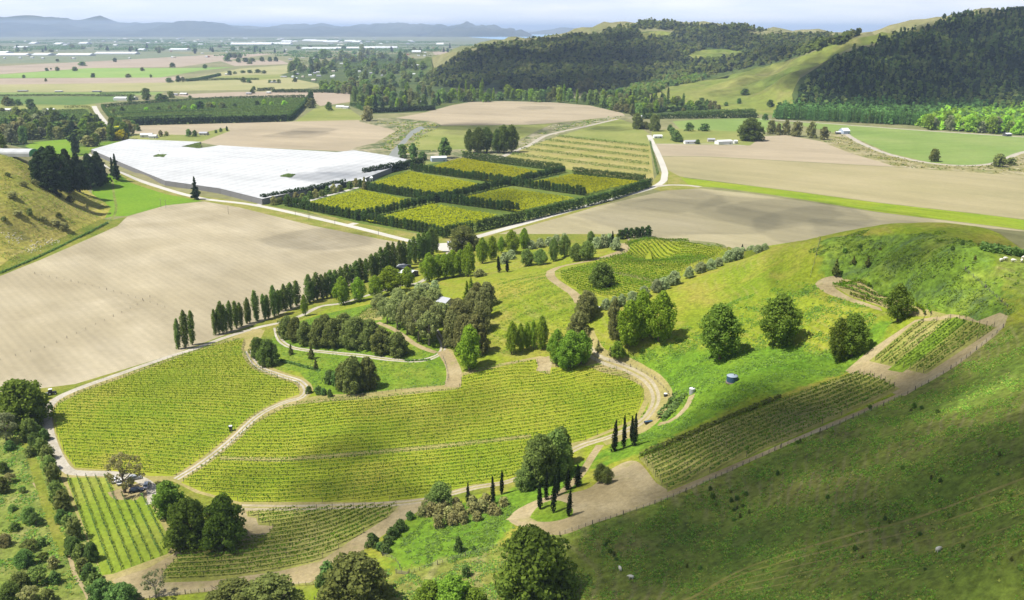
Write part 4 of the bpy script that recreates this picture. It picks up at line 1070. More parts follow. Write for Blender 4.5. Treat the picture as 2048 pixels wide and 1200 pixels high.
T([(905,690,68,42),(930,704,76,50),(955,708,78,48),(962,662,58,44),(945,632,50,42),(968,636,60,40),(918,650,50,46),(974,610,46,36),(955,605,40,36),(905,668,54,40),(916,630,34,34)], 'dome', 'brown', 'tree',
  '{n} brown green round tree in the grove right of the house', 'brown green trees right of the house')
T([(938,740,90,56)], 'ovoid', 'poplar', 'poplar', 'tall green poplar with a dark pointed foot at the grove corner')
T([(934,606,44,26),(942,580,26,18)], 'cone', 'poplar', 'conifer', ['light green conifer behind the house','small dark conifer behind the light green one'])
T([(959,553,14,26)], 'bush', 'brown', 'shrub', 'purplish brown bush at the top of the lawn')
T([(838,580,14,22),(853,581,15,22),(870,579,18,20)], 'bush', 'olive', 'shrub', '{n} pale garden tree from the left on the lawn behind the house', 'pale garden trees')
T([(926,499,46,56)], 'dome', 'native', 'tree', 'big brownish spreading tree beside the concrete yard')
T([(893,476,24,14)], 'far', 'shelter', 'tree', 'small dark tree at the corner of the orchard hedge')
T([(948,500,30,26)], 'far', 'brown', 'tree', 'small brown tree right of the spreading yard tree')

# the front: lower left and bottom edge
T([(48,850,92,100)], 'dome', 'walnut', 'tree', 'big dark spreading tree at the left edge before the bare field')
T([(76,800,44,14)], 'column', 'lombardy', 'lombardy_poplar', 'lone thin poplar beside the tractor')
T([(14,885,60,50)], 'spread', 'grey', 'tree', 'greyish tree at the left edge under the dark spreading tree')
T([(62,880,44,36),(72,868,24,22)], 'dome', 'willow', 'shrub', ['bright round bush beside the track bend','small olive bush beside the bright round bush'])
T([(340,1030,72,66),(382,1088,94,92),(450,1090,104,92)], 'dome', 'walnut', 'walnut_tree', ['left of three walnut trees beside the gravel bend','middle walnut tree of three with dark hollow shade','right and largest of three walnut trees beside the bottom vineyard'])
T([(250,985,80,76)], 'airy', 'tan', 'tree', 'thin leaved olive brown tree over the parked cars')
T([(716,1216,112,142)], 'dome', 'native', 'tree', 'big dark brownish round tree at the bottom edge')
T([(470,1225,70,110),(540,1222,72,120)], 'dome', 'native', 'tree', ['dark olive thicket tree at the bottom, left','dark olive thicket tree at the bottom, right'])
T([(1065,1202,152,158)], 'dome', 'walnut', 'tree', 'big round green tree at the bottom centre')
T([(860,1218,62,60),(905,1220,74,84),(945,1222,50,60)], 'dome', 'bright', 'tree', ['bright yellow green tree at the bottom edge, left','bright yellow green tree at the bottom edge, middle','bright yellow green tree at the bottom edge, right'])
T([(312,1195,56,54)], 'sparse', 'grey', 'tree', 'nearly bare grey tree at the corner of the bottom vineyard', bark='bark_pale')
T([(205,1205,50,54),(245,1210,44,70),(185,1120,40,30)], 'dome', 'bush', 'tree', ['dark small tree at the bottom left end of the shrub line','low olive tree at the bottom left corner','small tree right of the stock path'])
T([(1080,965,100,78),(1112,950,92,70),(1122,930,80,50)], 'dome', 'willow', 'willow', ['big pale willow behind the group of cypresses','bright green willow right before the bigger willow','willow crown farthest back beside the track'])
T([(1050,978,46,46)], 'dome', 'willow', 'willow', 'small pale willow at the left foot of the big willow')
T([(880,1014,50,58)], 'dome', 'willow', 'willow', 'light round willow above the bushes beside the pale track')
CY = [(1080,1018,62,11,'left front cypress in the group by the bare turning place'),(1092,1000,66,10,'left back cypress in the group by the bare turning place'),(1107,1026,84,12,'tallest cypress in the group by the bare turning place'),(1114,990,64,11,'cypress right behind the tallest in the group'),
 (1134,979,48,15,'plump cypress left of the two before the willow'),(1155,973,46,16,'plump cypress right of the two before the willow'),(1137,1032,58,13,'right front cypress in the group by the bare turning place'),(936,1008,44,9,'left of three cypresses among the bushes by the pale track'),
 (987,1008,58,10,'middle of three cypresses among the bushes by the pale track'),(1003,989,54,10,'right of three cypresses among the bushes by the pale track'),(1228,903,72,12,'tall left cypress of the four on the grass under the track bend'),(1248,896,64,10,'second cypress of the four on the grass under the track bend'),
 (1263,883,58,10,'third cypress of the four, half behind the last'),(1269,892,64,11,'last cypress of the four on the grass under the track bend')]
for x, y, h, w, l in CY: tree(x, y, h, w, 'spindle', 'cypress', l, 'Italian cypresses', 'cypress')
T([(1200,965,42,26),(1214,968,34,24)], 'ovoid', 'native', 'shrub', ['tall dark shrub beside the bare turning place','lower dark shrub beside the bare turning place'])
BU = [(845,1030,18,24),(862,1028,24,30),(880,1032,24,32),(900,1035,22,30),(918,1030,24,30),(948,1028,24,28),(965,1022,24,30),(985,1028,22,26),(925,1045,22,26),(905,1048,22,28),(878,1055,26,26),(908,1040,20,24),(850,1018,18,20),(1008,1012,18,24),(945,1010,20,24),(972,1006,20,26),(955,1040,18,22),(890,1022,22,26),(912,1016,22,24),(995,1030,16,20)]
T(BU, 'bush', 'tan', 'shrub', 'olive coloured bush in the thicket below the pale track', 'bushes below the pale track')
T([(785,1075,22,28),(800,1062,24,28),(775,1090,18,24),(745,1092,26,30),(772,1105,18,22),(655,1155,34,34),(642,1170,22,24),(820,1038,16,18),(760,1100,16,18),(917,1103,32,18),(947,1100,10,8),(932,1152,22,20)], 'bush', 'bush', 'shrub', '{n} dark shrub on the bank above the gate fence', 'shrubs on the bank above the gate')

# shrub line along the lower left block
SL = [(70,890,26,26),(84,905,30,30),(95,918,28,30),(90,880,24,22),(100,940,30,30),(108,962,36,32),(112,985,26,26),(116,1002,40,34),(126,1020,40,36),(124,1045,28,26),(136,1052,24,24),(150,1078,44,34),(150,1110,40,34),(162,1120,34,30),(168,1145,30,30),(180,1160,36,32),(190,1180,36,34),(60,912,20,22),(140,1092,22,24)]
for i, (x, y, h, w) in enumerate(SL):
    tree(x, y, h, w, 'bush' if i % 3 else 'dome', ('bush', 'willow', 'native')[i % 3], ordinal(i) + ' shrub down the line between stock path and corner vines', 'shrub line beside the stock path', 'shrub')
RB = [(20,900,24,26),(28,925,20,16),(8,945,28,24),(20,965,24,30),(5,985,40,34),(8,1010,26,26),(60,1045,44,36),(72,1050,32,26),(30,1060,20,26),(38,1085,22,30),(10,1090,28,34),(60,1100,28,38),(84,1090,22,26),(20,1125,36,44),(50,1130,40,46),(88,1120,20,26),(108,1135,30,26),(10,1160,40,46),(40,1172,38,44),(75,1165,42,48),(110,1165,30,30),(118,1185,30,28),(20,1195,40,50),(60,1200,36,46),(95,1200,30,36),(100,1065,12,16),(25,1020,14,20),(45,985,14,18)]
for i, (x, y, h, w) in enumerate([q for k, q in enumerate(RB) if k % 4 != 1]):
    tree(x, y, h * .8, w * .85, ('bush', 'dome', 'spread')[i % 3], ('bush', 'oak', 'tan', 'native', 'willow')[i % 5], 'dark scrub bush in the rough pasture at the bottom left corner', 'scrub in the rough pasture', 'shrub')

# left middle: macrocarpas, conifers, wood
T([(82,372,66,46),(112,388,92,76),(140,386,84,54),(160,384,74,46),(182,376,66,50),(200,372,66,44),(92,352,56,50),(100,384,60,60)], 'macro', 'pine', 'pine_tree', '{n} big dark pine in the stand at the foot of the left hill', 'dark pines at the left hill')
T([(234,360,50,24),(226,352,36,16),(392,399,44,26)], 'cone', 'pine', 'conifer', ['dark double topped conifer beside the farm road','thinner conifer leaning on the double topped one','lone dark conifer at the corner of the bare field'])
T([(152,309,40,18),(148,284,40,34),(184,245,18,16)], 'macro', 'pine', 'tree', ['narrow dark tree beside the farm road','dark spreading tree behind the lawn','dark tree beside the farm road above the wood'])

# ------------------------------------------------------------------ the kiwifruit orchard: six canopies inside rows of shelter trees
def canopy(p, label, z=2.0, col='kiwi', dens=.8, leaf=1.25, name='orchard_canopy', cat='orchard', rough=.5):
    r = np.random.default_rng(int(p[0][0]) + 5)
    q = np.stack(at_z(*np.array(p, float).T, z), 1)                # the outline is that of the canopy's top
    x0, y0, x1, y1 = q[:, 0].min(), q[:, 1].min(), q[:, 0].max(), q[:, 1].max()
    n = int((x1 - x0) * (y1 - y0) * dens)
    x, y = r.uniform(x0, x1, n), r.uniform(y0, y1, n)
    ok = inside(q, x, y); x, y = x[ok], y[ok]
    zz = zf(x, y) + z + rough * .5 * (lump(x, y, 7, 2) * .4 + r.normal(0, .6, len(x)))
    V, Q = quads(np.c_[x, y, zz], np.c_[r.normal(0, .5, (len(x), 2)), np.full(len(x), .8)], leaf * r.uniform(.7, 1.3, len(x)), r)
    return tag(mesh_obj(name, V, Q, LM[col]), label, cat, 'kiwifruit canopies' if col == 'kiwi' else None)
canopy([(596,409),(722,379),(828,401),(712,434)], 'yellow green orchard canopy at the lower left of the six blocks')
canopy([(742,366),(818,342),(958,367),(872,395)], 'yellow green orchard canopy behind the white roofed sheds, middle of the far side')
canopy([(845,338),(922,315),(1090,344),(1010,366)], 'long yellow green orchard canopy below the tall paired trees')
canopy([(728,440),(866,407),(998,430),(892,466)], 'yellow green orchard canopy at the front corner by the spreading tree')
canopy([(905,398),(1012,375),(1150,396),(1036,423)], 'half shaded yellow green orchard canopy in the middle of the front side')
canopy([(1050,366),(1141,348),(1280,362),(1172,387)], 'yellow green orchard canopy at the right end by the road bend')
def shelter_row(a, b, h, w, sp, label, group, gap=None):
    p, q = gp(*a), gp(*b)
    L = np.linalg.norm((q - p)[:2]); n = max(2, int(L / sp))
    for i in range(n + 1):
        t = i / n
        if gap and gap[0] < t < gap[1]: continue
        x, y = p[:2] + (q - p)[:2] * t + rng.normal(0, .25, 2)
        tree_at((x, y, float(zf(x, y))), h * random.uniform(.85, 1.12), w * random.uniform(.9, 1.15), 'shelter', 'shelter', label, group, 'shelter_tree', far=True)
SG = 'shelter trees round the kiwifruit blocks'
shelter_row((572,412), (884,473), 8.2, 4.0, 4.0, 'slim shelter tree in the near left row along the farm road', SG)
shelter_row((722,378), (872,403), 8.6, 4.2, 3.9, 'dark shelter tree in the row between the two left blocks', SG)
shelter_row((880,404), (1034,424), 8.6, 4.2, 3.9, 'dark shelter tree in the row between the two front blocks', SG)
shelter_row((824,342), (1010,368), 8.6, 4.2, 3.9, 'dark shelter tree in the row below the long back block', SG)
shelter_row((1015,370), (1168,391), 8.8, 4.2, 3.9, 'dark shelter tree in the row between the two right blocks', SG)
shelter_row((714,441), (1128,345), 8.2, 4.0, 4.4, 'dark shelter tree in the long middle row crossing the whole orchard', SG)
SH = 'clipped orchard shelter hedges'
for a, b, l in (((896,472),(948,464),'short dark hedge length at the front corner of the orchard'),((952,463),(1048,443),'dark clipped hedge, first long length beside the road from the yard'),((1052,442),(1168,414),'dark clipped hedge, second long length beside the road from the yard'),((1171,413),(1220,401),'dark clipped hedge length before the road bend'),((1223,400),(1302,373),'dark clipped hedge ending at the road bend')):
    hedge([a, b], 8.6, 3.0, 'shelter', l, SH, curve=False, leaf=.9, dens=4.0, seed=int(a[0]))
hedge([(926,317),(1125,343)], 8.5, 3.2, 'shelter', 'dark hedge along the back of the long far block', SH, curve=False, leaf=.9, dens=4.0, seed=1)
hedge([(1146,350),(1290,366)], 8.5, 3.2, 'shelter', 'dark hedge between the pale orchard and the right end block', SH, curve=False, leaf=.9, dens=4.0, seed=2)
hedge([(727,355),(848,331)], 9.5, 4.5, 'pine', 'tall dark hedge between the white netting and the sheds', SH, curve=False, leaf=1.2, dens=2.6, seed=3)
hedge([(524,406),(600,392),(690,374)], 7.5, 4.5, 'pine', 'bushy dark hedge along the near edge of the white netting', SH, leaf=1.2, dens=2.6, seed=4)
for i, (x, y) in enumerate([(560,408),(575,404),(592,402),(606,400),(620,398),(632,396),(645,393),(655,388),(668,386),(680,383),(700,378),(712,374),(585,412),(610,408),(548,410)]):
    tree(x, y, 13 + i % 3 * 2, 14, 'far', ('native', 'bush', 'tan')[i % 3], 'small garden tree along the drive between hedge and orchard', 'small trees along the orchard drive', 'fruit_tree', far=True)
tree(729, 380, 26, 14, 'farcone', 'tan', 'olive brown pointed tree at the sheds in the orchard', None, 'conifer', far=True)

# ------------------------------------------------------------------ white netting over an orchard: roof sheet, side net, posts
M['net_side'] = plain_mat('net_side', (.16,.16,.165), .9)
NETP = [(182,299),(258,278),(330,281),(402,284),(362,293),(398,297),(440,291),(560,298),(672,304),(708,300),(770,310),(822,320),(728,357),(640,374),(524,398),(440,377),(330,361),(290,345),(240,324)]
nx, ny = at_z(*np.array(NETP, float).T, 5.2)
net_xy = np.stack([nx, ny], 1)
holes = [np.stack(at_z(*np.array(h, float).T, 5.2), 1) for h in ([(305,312),(315,309),(334,309),(326,313)], [(559,352),(575,348),(592,349),(580,354)])]
V_ = [Vector(q) for q in net_xy] + [Vector(q) for h in holes for q in h]
f_ = [list(range(len(net_xy)))]; k_ = len(net_xy)
for h in holes: f_.append(list(range(k_, k_ + len(h)))); k_ += len(h)
def ccw(idx):
    a = sum(V_[idx[i]].x * V_[idx[(i + 1) % len(idx)]].y - V_[idx[(i + 1) % len(idx)]].x * V_[idx[i]].y for i in range(len(idx)))
    return idx if a > 0 else idx[::-1]
f_ = [ccw(q) for q in f_]
for xx in np.arange(net_xy[:, 0].min(), net_xy[:, 0].max(), 6.0):
    for yy in np.arange(net_xy[:, 1].min(), net_xy[:, 1].max(), 6.0):
        if inside(net_xy, xx, yy): V_.append(Vector((xx, yy)))
vo, _, fo, _, _, fid = delaunay_2d_cdt(V_, [], f_, 0, 1e-3, True)
keepf = []
for f in fo:
    c = sum((vo[i] for i in f), Vector((0, 0))) / len(f)
    if inside(net_xy, c.x, c.y) and not any(inside(h, c.x, c.y) for h in holes): keepf.append(f)
nroot = empty('orchard_netting', (float(net_xy[:, 0].mean()), float(net_xy[:, 1].mean()), 0))
tag(nroot, 'huge white netting roof stretched over an orchard beside the farm road', 'netting')
cx_, cy_ = nroot.location[:2]
NV = [(v.x - cx_, v.y - cy_, 5.2 + .35 * math.sin(v.x * 2 * math.pi / 12.0) * math.sin(v.y * 2 * math.pi / 12.0)) for v in vo]
mesh_obj('netting_roof', NV, keepf, M['net'], nroot, smooth=True)
sb = MB()
for i in range(len(net_xy)):
    a, b = net_xy[i] - (cx_, cy_), net_xy[(i + 1) % len(net_xy)] - (cx_, cy_)
    L = np.linalg.norm(b - a); n = max(1, int(L / 8))
    for k in range(n):
        p, q = a + (b - a) * k / n, a + (b - a) * (k + 1) / n
        sb.add([(p[0], p[1], 0), (q[0], q[1], 0), (q[0], q[1], 5.1), (p[0], p[1], 5.1)], [(0, 1, 2, 3)])
sb.build('side_net', M['net_side'], nroot)
pb = MB()
for i in range(len(net_xy)):
    a, b = net_xy[i] - (cx_, cy_), net_xy[(i + 1) % len(net_xy)] - (cx_, cy_)
    n = max(1, int(np.linalg.norm(b - a) / 16))
    for k in range(n):
        p = a + (b - a) * k / n; pb.tube((p[0], p[1], -.2), (p[0], p[1], 5.0), .12, .1, 5)
pb.build('post_line', M['post'], nroot)

for h, l in zip(([(307,313),(315,309),(333,309),(326,314)], [(561,353),(575,348),(591,349),(581,355)], [(366,293),(398,285),(402,292),(399,297)]), ('open grassy square round the left pole in the white netting','open grassy square round the right pole in the white netting','uncovered yellow green corner cut into the far side of the netting')):
    canopy(h, l, 5.35, 'hop', 2.2, 1.5, 'orchard_gap', 'orchard', .35)

# ------------------------------------------------------------------ hedges and tree lines of the plain
HD = 'shelter hedges of the plain'
for i, (p, h, w, c, l) in enumerate([
 ([(255,251),(420,247),(575,243)], 11, 5, 'pine', 'long dark hedge in front of the left orchard block'),
 ([(578,242),(600,222),(614,203)], 10, 5, 'shelter', 'green hedge along the right end of the left orchard block'),
 ([(205,216),(225,240),(252,250)], 8, 4, 'shelter', 'green hedge along the farm road side of the left orchard block'),
 ([(206,215),(330,206),(470,199),(610,196)], 7, 5, 'shelter', 'hedge along the far side of the left orchard block'),
 ([(215,222),(330,216),(440,211)], 5, 4, 'hop', 'low light hedge row inside the left orchard block'),
 ([(225,232),(320,228),(430,225)], 6, 4, 'shelter', 'dark hedge row in the middle of the left orchard block'),
 ([(240,242),(330,238),(428,236)], 6, 4, 'pine', 'dark hedge row near the front of the left orchard block'),
 ([(390,240),(410,233)], 6, 4, 'shelter', 'short slanting hedge inside the left orchard block'),
 ([(130,217),(178,217),(192,243)], 5, 3, 'brown', 'brown hedge round the small orchard left of the farm road'),
 ([(130,249),(192,246)], 6, 4, 'pine', 'dark hedge in front of the small orchard left of the farm road'),
 ([(545,185),(620,185),(690,186)], 8, 7, 'shelter', 'long green hedge behind the pink field strip'),
 ([(515,182),(548,180)], 7, 6, 'shelter', 'short green hedge beside the small farmhouse'),
 ([(372,163),(400,160),(440,151)], 8, 9, 'shelter', 'slanting hedge between the pale fields'),
 ([(372,163),(450,160),(518,160)], 6, 6, 'shelter', 'low straight hedge in the pale field'),
 ([(700,211),(760,212),(800,205)], 6, 5, 'shelter', 'hedge beside the pink vineyard strip'),
 ([(715,215),(735,224)], 6, 5, 'shelter', 'slanting hedge beside the white farm sheds'),
 ([(740,226),(790,224),(870,220)], 9, 7, 'pine', 'dark hedge along the bare field by the river'),
 ([(1290,226),(1350,222),(1425,219)], 8, 6, 'shelter', 'dark hedge far back at the foot of the grass spurs'),
 ([(1285,238),(1380,237),(1516,236)], 8, 5, 'shelter', 'dark clipped hedge behind the green field by the farm'),
 ([(1350,232),(1450,228),(1510,226)], 8, 8, 'hop', 'lighter double hedge behind the clipped hedge'),
 ([(-40,193),(120,192),(270,193)], 5, 6, 'pine', 'thin dark hedge at the far left between crop fields'),
 ([(200,188),(300,186)], 4, 10, 'shelter', 'dark crop edge hedge at the far left'),
 ([(1300,283),(1306,310),(1316,350)], 2.5, 2, 'bush', 'low hedge beside the road to the farm'),
 ([(1960,497),(2000,505),(2060,517)], 2.6, 4, 'bush', 'scrubby hedge along the ridge behind the sheep'),
 ([(1278,915),(1400,862),(1480,828),(1560,796)], 1.5, 1.3, 'native', 'low dark hedge along the top of the shaded slope vines'),
 ([(1318,842),(1340,822),(1362,795)], 2.6, 5, 'scrub', 'strip of tall rank grass beside the dirt track'),
 ([(810,722),(860,720)], .6, .8, 'bush', 'low rank edge along the drive'),
 ([(640,742),(560,722)], 1.0, 1.2, 'bush', 'low dark hedge along the bank below the drive'),
 ([(0,547),(80,513),(150,479),(215,446)], 1.0, 1.4, 'bush', 'rushes along the ditch beside the big bare field'),
 ]):
    hedge(p, h, w, c, l, HD if i < 23 else None, leaf=max(.8, min(2.2, h * .22)), dens=(5.0 if i >= 23 else 1.0), seed=i)
def treeline(name, lines, h, w, col, dens=.25, leaf=4.0, seed=0):
    r = np.random.default_rng(seed); VV, QQ = [], []; k = 0
    for p in lines:
        q = np.array(p, float); x, y = at_z(q[:, 0], q[:, 1], 0.0); cum = np.r_[0, np.cumsum(np.hypot(np.diff(x), np.diff(y)))]
        n = int(cum[-1] * dens * 6); s = r.uniform(0, cum[-1], n)
        hh = h * (.7 + .3 * np.sin(s / 23 + r.uniform(0, 6)) * np.sin(s / 7.1)) * (.8 + .4 * r.random())
        pos = np.c_[np.interp(s, cum, x) + r.normal(0, w / 2, n), np.interp(s, cum, y) + r.normal(0, w / 2, n), hh * r.random(n) ** .7]
        V, Q = quads(pos, r.normal(size=(n, 3)) + (0, -.3, .6), leaf * r.uniform(.6, 1.3, n), r)
        VV.append(V); QQ.append(Q + k); k += len(V)
    return tag(mesh_obj(name, np.concatenate(VV), np.concatenate(QQ), LM[col]), 'far shelterbelts and wood edges crossing the hazy plain', kind='stuff')
r_ = random.Random(5); TLn = []
for y in np.arange(79, 118, 1.5):
    for _ in range(7 if y < 106 else 3):
        x = r_.uniform(-80, 980); L = r_.uniform(25, 150)
        if y > 104 and x < 420: continue
        if y < 88 and x > 820: continue
        TLn.append([(x, y), (x + L, y + r_.uniform(-1.2, .6))])
treeline('treeline', TLn, 12, 10, 'plantation', .16, 6.0, 3)
r_ = random.Random(9); TLn = []
for y in np.arange(104, 142, 3):
    for _ in range(4):
        x = r_.uniform(560, 900); TLn.append([(x, y), (x + r_.uniform(15, 70), y + r_.uniform(-2, 2))])
treeline('treeline', TLn, 9, 9, 'native', .22, 3.5, 4)

# ------------------------------------------------------------------ single trees of the plain
FT = [(92,163,6,6),(115,122+1,5,8),(94,142,6,7),(102,139,3,4),(115,142,8,10),(150,142,8,12),(165,132,8,15),(230,124,8,9),(285,142,7,8),(345,135,9,12),(410,137,8,11),(186,155,8,9),(257,155,7,14),(302,155,6,6),(339,165,9,13),(357,164,12,12),(366,163,9,10),(48,156,6,7),
 (455,122+1,12,14),(460,116,10,12),(470,116,10,12),(480,116,9,10),(477,125,9,12),(492,124,8,14),(504,124,8,14),(524,123,9,12),(540,123,9,10),(552,123,9,10),(500,128,5,12),(590,164,9,9),(540,166,6,8),(549,166,6,9),(558,166,7,10),(487,165,10,11),(498,166,9,11),(460,150,8,10),(470,148,5,10),(486,146,5,12),(500,146,6,10),(516,146,7,12),(528,147,6,12),
 (292,200,22,20),(320,202,14,18),(330,203,12,20),(343,196,13,14),(262,203,14,18),(380,196,5,8),(60,215,16,18),(14,212,18,22),(25,212,14,14),(38,211,12,12),(66,222,16,20),(5,224,8,14),(505,187,9,10),(508,180,7,8),(622,203,20,16),(622,216,18,20),(658,221,16,14),(590,150,8,8)]
for i, (x, y, h, w) in enumerate(FT):
    tree(x, y, h, w, 'far', ('native', 'oak', 'bush', 'shelter')[i % 4], 'dark round tree scattered over the flat fields of the plain', 'scattered trees of the plain', 'field_tree', far=True)
for x, y, h, w in [(212,225,8,8),(228,227,9,9),(245,226,11,11),(294,224,9,10),(318,223,9,10),(340,222,11,10),(370,222,10,12),(400,221,18,20),(428,217,12,14),(445,220,15,16),(388,222,12,14),(470,216,9,10),(515,214,12,11),(529,213,13,12),(569,213,11,14),(543,213,9,10),(420,219,14,18),(360,220,10,12)]:
    tree(x, y, h, w, 'far', random.choice(['native', 'spring', 'shelter']), 'tree standing between the hedge rows of the left orchard block', 'trees in the left orchard block', 'garden_tree', far=True)
for x, y, h, w, c in [(265,258,16,20,'bush'),(275,262,13,14,'bush'),(322,273,12,10,'tan'),(333,272,9,9,'tan'),(378,273,14,12,'bush'),(390,273,12,12,'bush'),(432,266,6,6,'bush'),(442,264,8,7,'bush'),(454,262,9,5,'pine'),(735,242,28,22,'tan')]:
    tree(x, y, h, w, 'far', c, 'garden tree round the small farm behind the white netting', 'garden trees behind the netting', 'garden_tree', far=True)

def scatter(n, polyp, hr, wr, kinds, label, group, name, seed, sep=.55):
    """n single trees spread through an outline, nearest kept apart"""
    r = random.Random(seed); done = []
    xs = [p[0] for p in polyp]; ys = [p[1] for p in polyp]; tries = 0
    while len(done) < n and tries < n * 60:
        tries += 1
        x, y = r.uniform(min(xs), max(xs)), r.uniform(min(ys), max(ys))
        if not bool(inside(polyp, x, y)): continue
        w = r.uniform(*wr)
        if any(abs(x - a) < (w + c) * .5 * sep and abs(y - b) < (w + c) * .14 for a, b, c in done): continue
        done.append((x, y, w))
    for x, y, w in done:
        sh, co = r.choice(kinds); h = r.uniform(*hr) * (1.35 if sh in ('farcol', 'farcone') else 1)
        tree(x, y, h, w * (.45 if sh == 'farcol' else .7 if sh == 'farcone' else 1), sh, co, label, group, name, far=True)
scatter(62, [(0,262),(60,240),(130,250),(230,262),(262,272),(250,282),(200,284),(190,296),(160,290),(150,276),(60,284),(0,300),(-40,290)], (18,34), (18,34), [('far','native'),('far','bush'),('far','walnut'),('far','oak'),('far','tan'),('far','grey')], 'tree in the dense wood at the left behind the white greenhouse', 'wood behind the greenhouse', 'woodland_tree', 3)
scatter(5, [(205,272),(245,268),(248,280),(212,284)], (14,20), (18,24), [('far','yellow')], 'brilliant yellow flowering tree beside the white netting', 'yellow flowering trees', 'flowering_tree', 5)
scatter(60, [(880,206),(900,196),(1000,196),(1120,197),(1180,203),(1250,220),(1246,226),(1180,210),(1110,205),(1000,203),(930,206)], (16,28), (14,24), [('far','willow'),('far','bush'),('far','walnut'),('far','native'),('farcol','poplar'),('far','poplar')], 'tree in the belt along the far edge of the bare river field', 'belt behind the bare river field', 'belt_tree', 7)
scatter(46, [(700,200),(720,182),(790,186),(880,190),(890,210),(850,222),(800,222),(740,222)], (13,26), (11,22), [('far','native'),('far','bush'),('far','brown'),('farcone','pine'),('far','poplar'),('far','oak'),('far','willow')], 'tree in the belt between the pink field and the river', 'belt beside the river', 'belt_tree', 9)
scatter(66, [(1180,205),(1230,192),(1300,196),(1370,212),(1400,222),(1290,226),(1310,236),(1260,234)], (12,24), (12,24), [('far','bush'),('far','willow'),('far','brown'),('farcol','lombardy'),('farcone','pine'),('far','native'),('far','poplar')], 'tree in the mixed wood at the foot of the grass spurs', 'mixed wood under the spurs', 'valley_tree', 11)
scatter(34, [(1330,222),(1420,212),(1440,220),(1380,224)], (7,14), (8,14), [('far','brown'),('far','bush'),('far','willow')], 'small tree round the houses below the grass spurs', 'trees round the far houses', 'valley_tree', 12)
scatter(84, [(560,150),(600,128),(680,110),(740,108),(840,128),(870,150),(860,176),(780,178),(700,172),(690,150),(600,148)], (9,20), (10,20), [('far','native'),('far','gum'),('far','bush'),('far','walnut'),('far','oak'),('far','willow')], 'tree of the leafy settlement on the plain below the dark hill', 'trees of the settlement on the plain', 'settlement_tree', 13)
scatter(26, [(640,178),(690,170),(740,180),(730,190),(690,188),(650,186)], (10,18), (12,20), [('far','poplar'),('far','willow'),('far','brown')], 'tree in the clump at the end of the long green hedge', 'clump at the long hedge', 'belt_tree', 14)
scatter(60, [(-60,95),(430,93),(640,97),(860,100),(900,96),(900,108),(640,110),(460,108),(240,108),(-60,106)], (5,8), (7,13), [('far','plantation'),('far','native'),('farcone','pine')], 'small blue green tree far off on the hazy plain', 'far trees of the hazy plain', 'distant_tree', 15)
TG = 'paired tall trees beyond the orchard'
for i, q in enumerate([(940,305,42,26),(955,306,50,32),(973,305,46,30),(996,306,46,26),(1008,306,54,34),(1024,304,50,32)]):
    tree(*q, 'ovoid', 'oak', ordinal(i) + ' of six tall dark trees from the left beyond the orchard', TG, 'tree')
T([(890,316,38,30),(827,318,30,20),(806,316,26,20),(845,320,16,20)], 'far', 'bush', 'tree', '{n} dark tree from the right beside the stream and the long shed', 'trees beside the stream')
T([(1275,258,30,24),(1309,262,32,24),(1290,258,14,24)], 'dome', 'native', 'tree', ['left dark tree at the end of the farm road','right dark tree at the end of the farm road','low dark tree between the two at the road end'])
T([(1500,281,42,54)], 'dome', 'oak', 'tree', 'large dark dome shaped tree beside the white farm shed')
T([(1542,268,26,20),(1556,270,22,16),(1572,270,28,18),(1592,273,28,22),(1622,276,30,20),(1648,279,24,22)], 'far', 'brown', 'tree', '{n} of six brownish trees in a line from the big dome tree', 'six brownish trees in a line')
T([(1868,323,24,22),(1998,333,24,28),(2020,330,14,22)], 'far', 'native', 'tree', ['lone dark tree at the edge of the green field','round dark tree on the river bank at the right','low scrub tree at the right end of the river bank'])
T([(1408,262,14,20),(1378,262,16,18),(1358,284,14,20),(1345,270,14,14),(1352,282,20,22),(1395,288,9,10),(1340,262,12,12)], 'far', 'bush', 'garden_tree', 'garden tree round the farmhouses at the road end', 'farmhouse garden trees', far=True)
T([(1055,186,28,26),(1160,186,22,24),(1176,184,26,24)], 'far', 'brown', 'gum_tree', ['tall rusty crowned tree above the river belt','left purplish tree above the river belt','right purplish tree above the river belt'])
T([(1530,240,12,14),(1560,238,14,16),(1478,207,10,10),(1490,190,12,18),(1452,212,8,10),(1404,206,10,12),(1540,212,12,16)], 'far', 'bush', 'hill_tree', 'small tree on the grass spur or at its foot', 'small trees on the grass spurs', far=True)

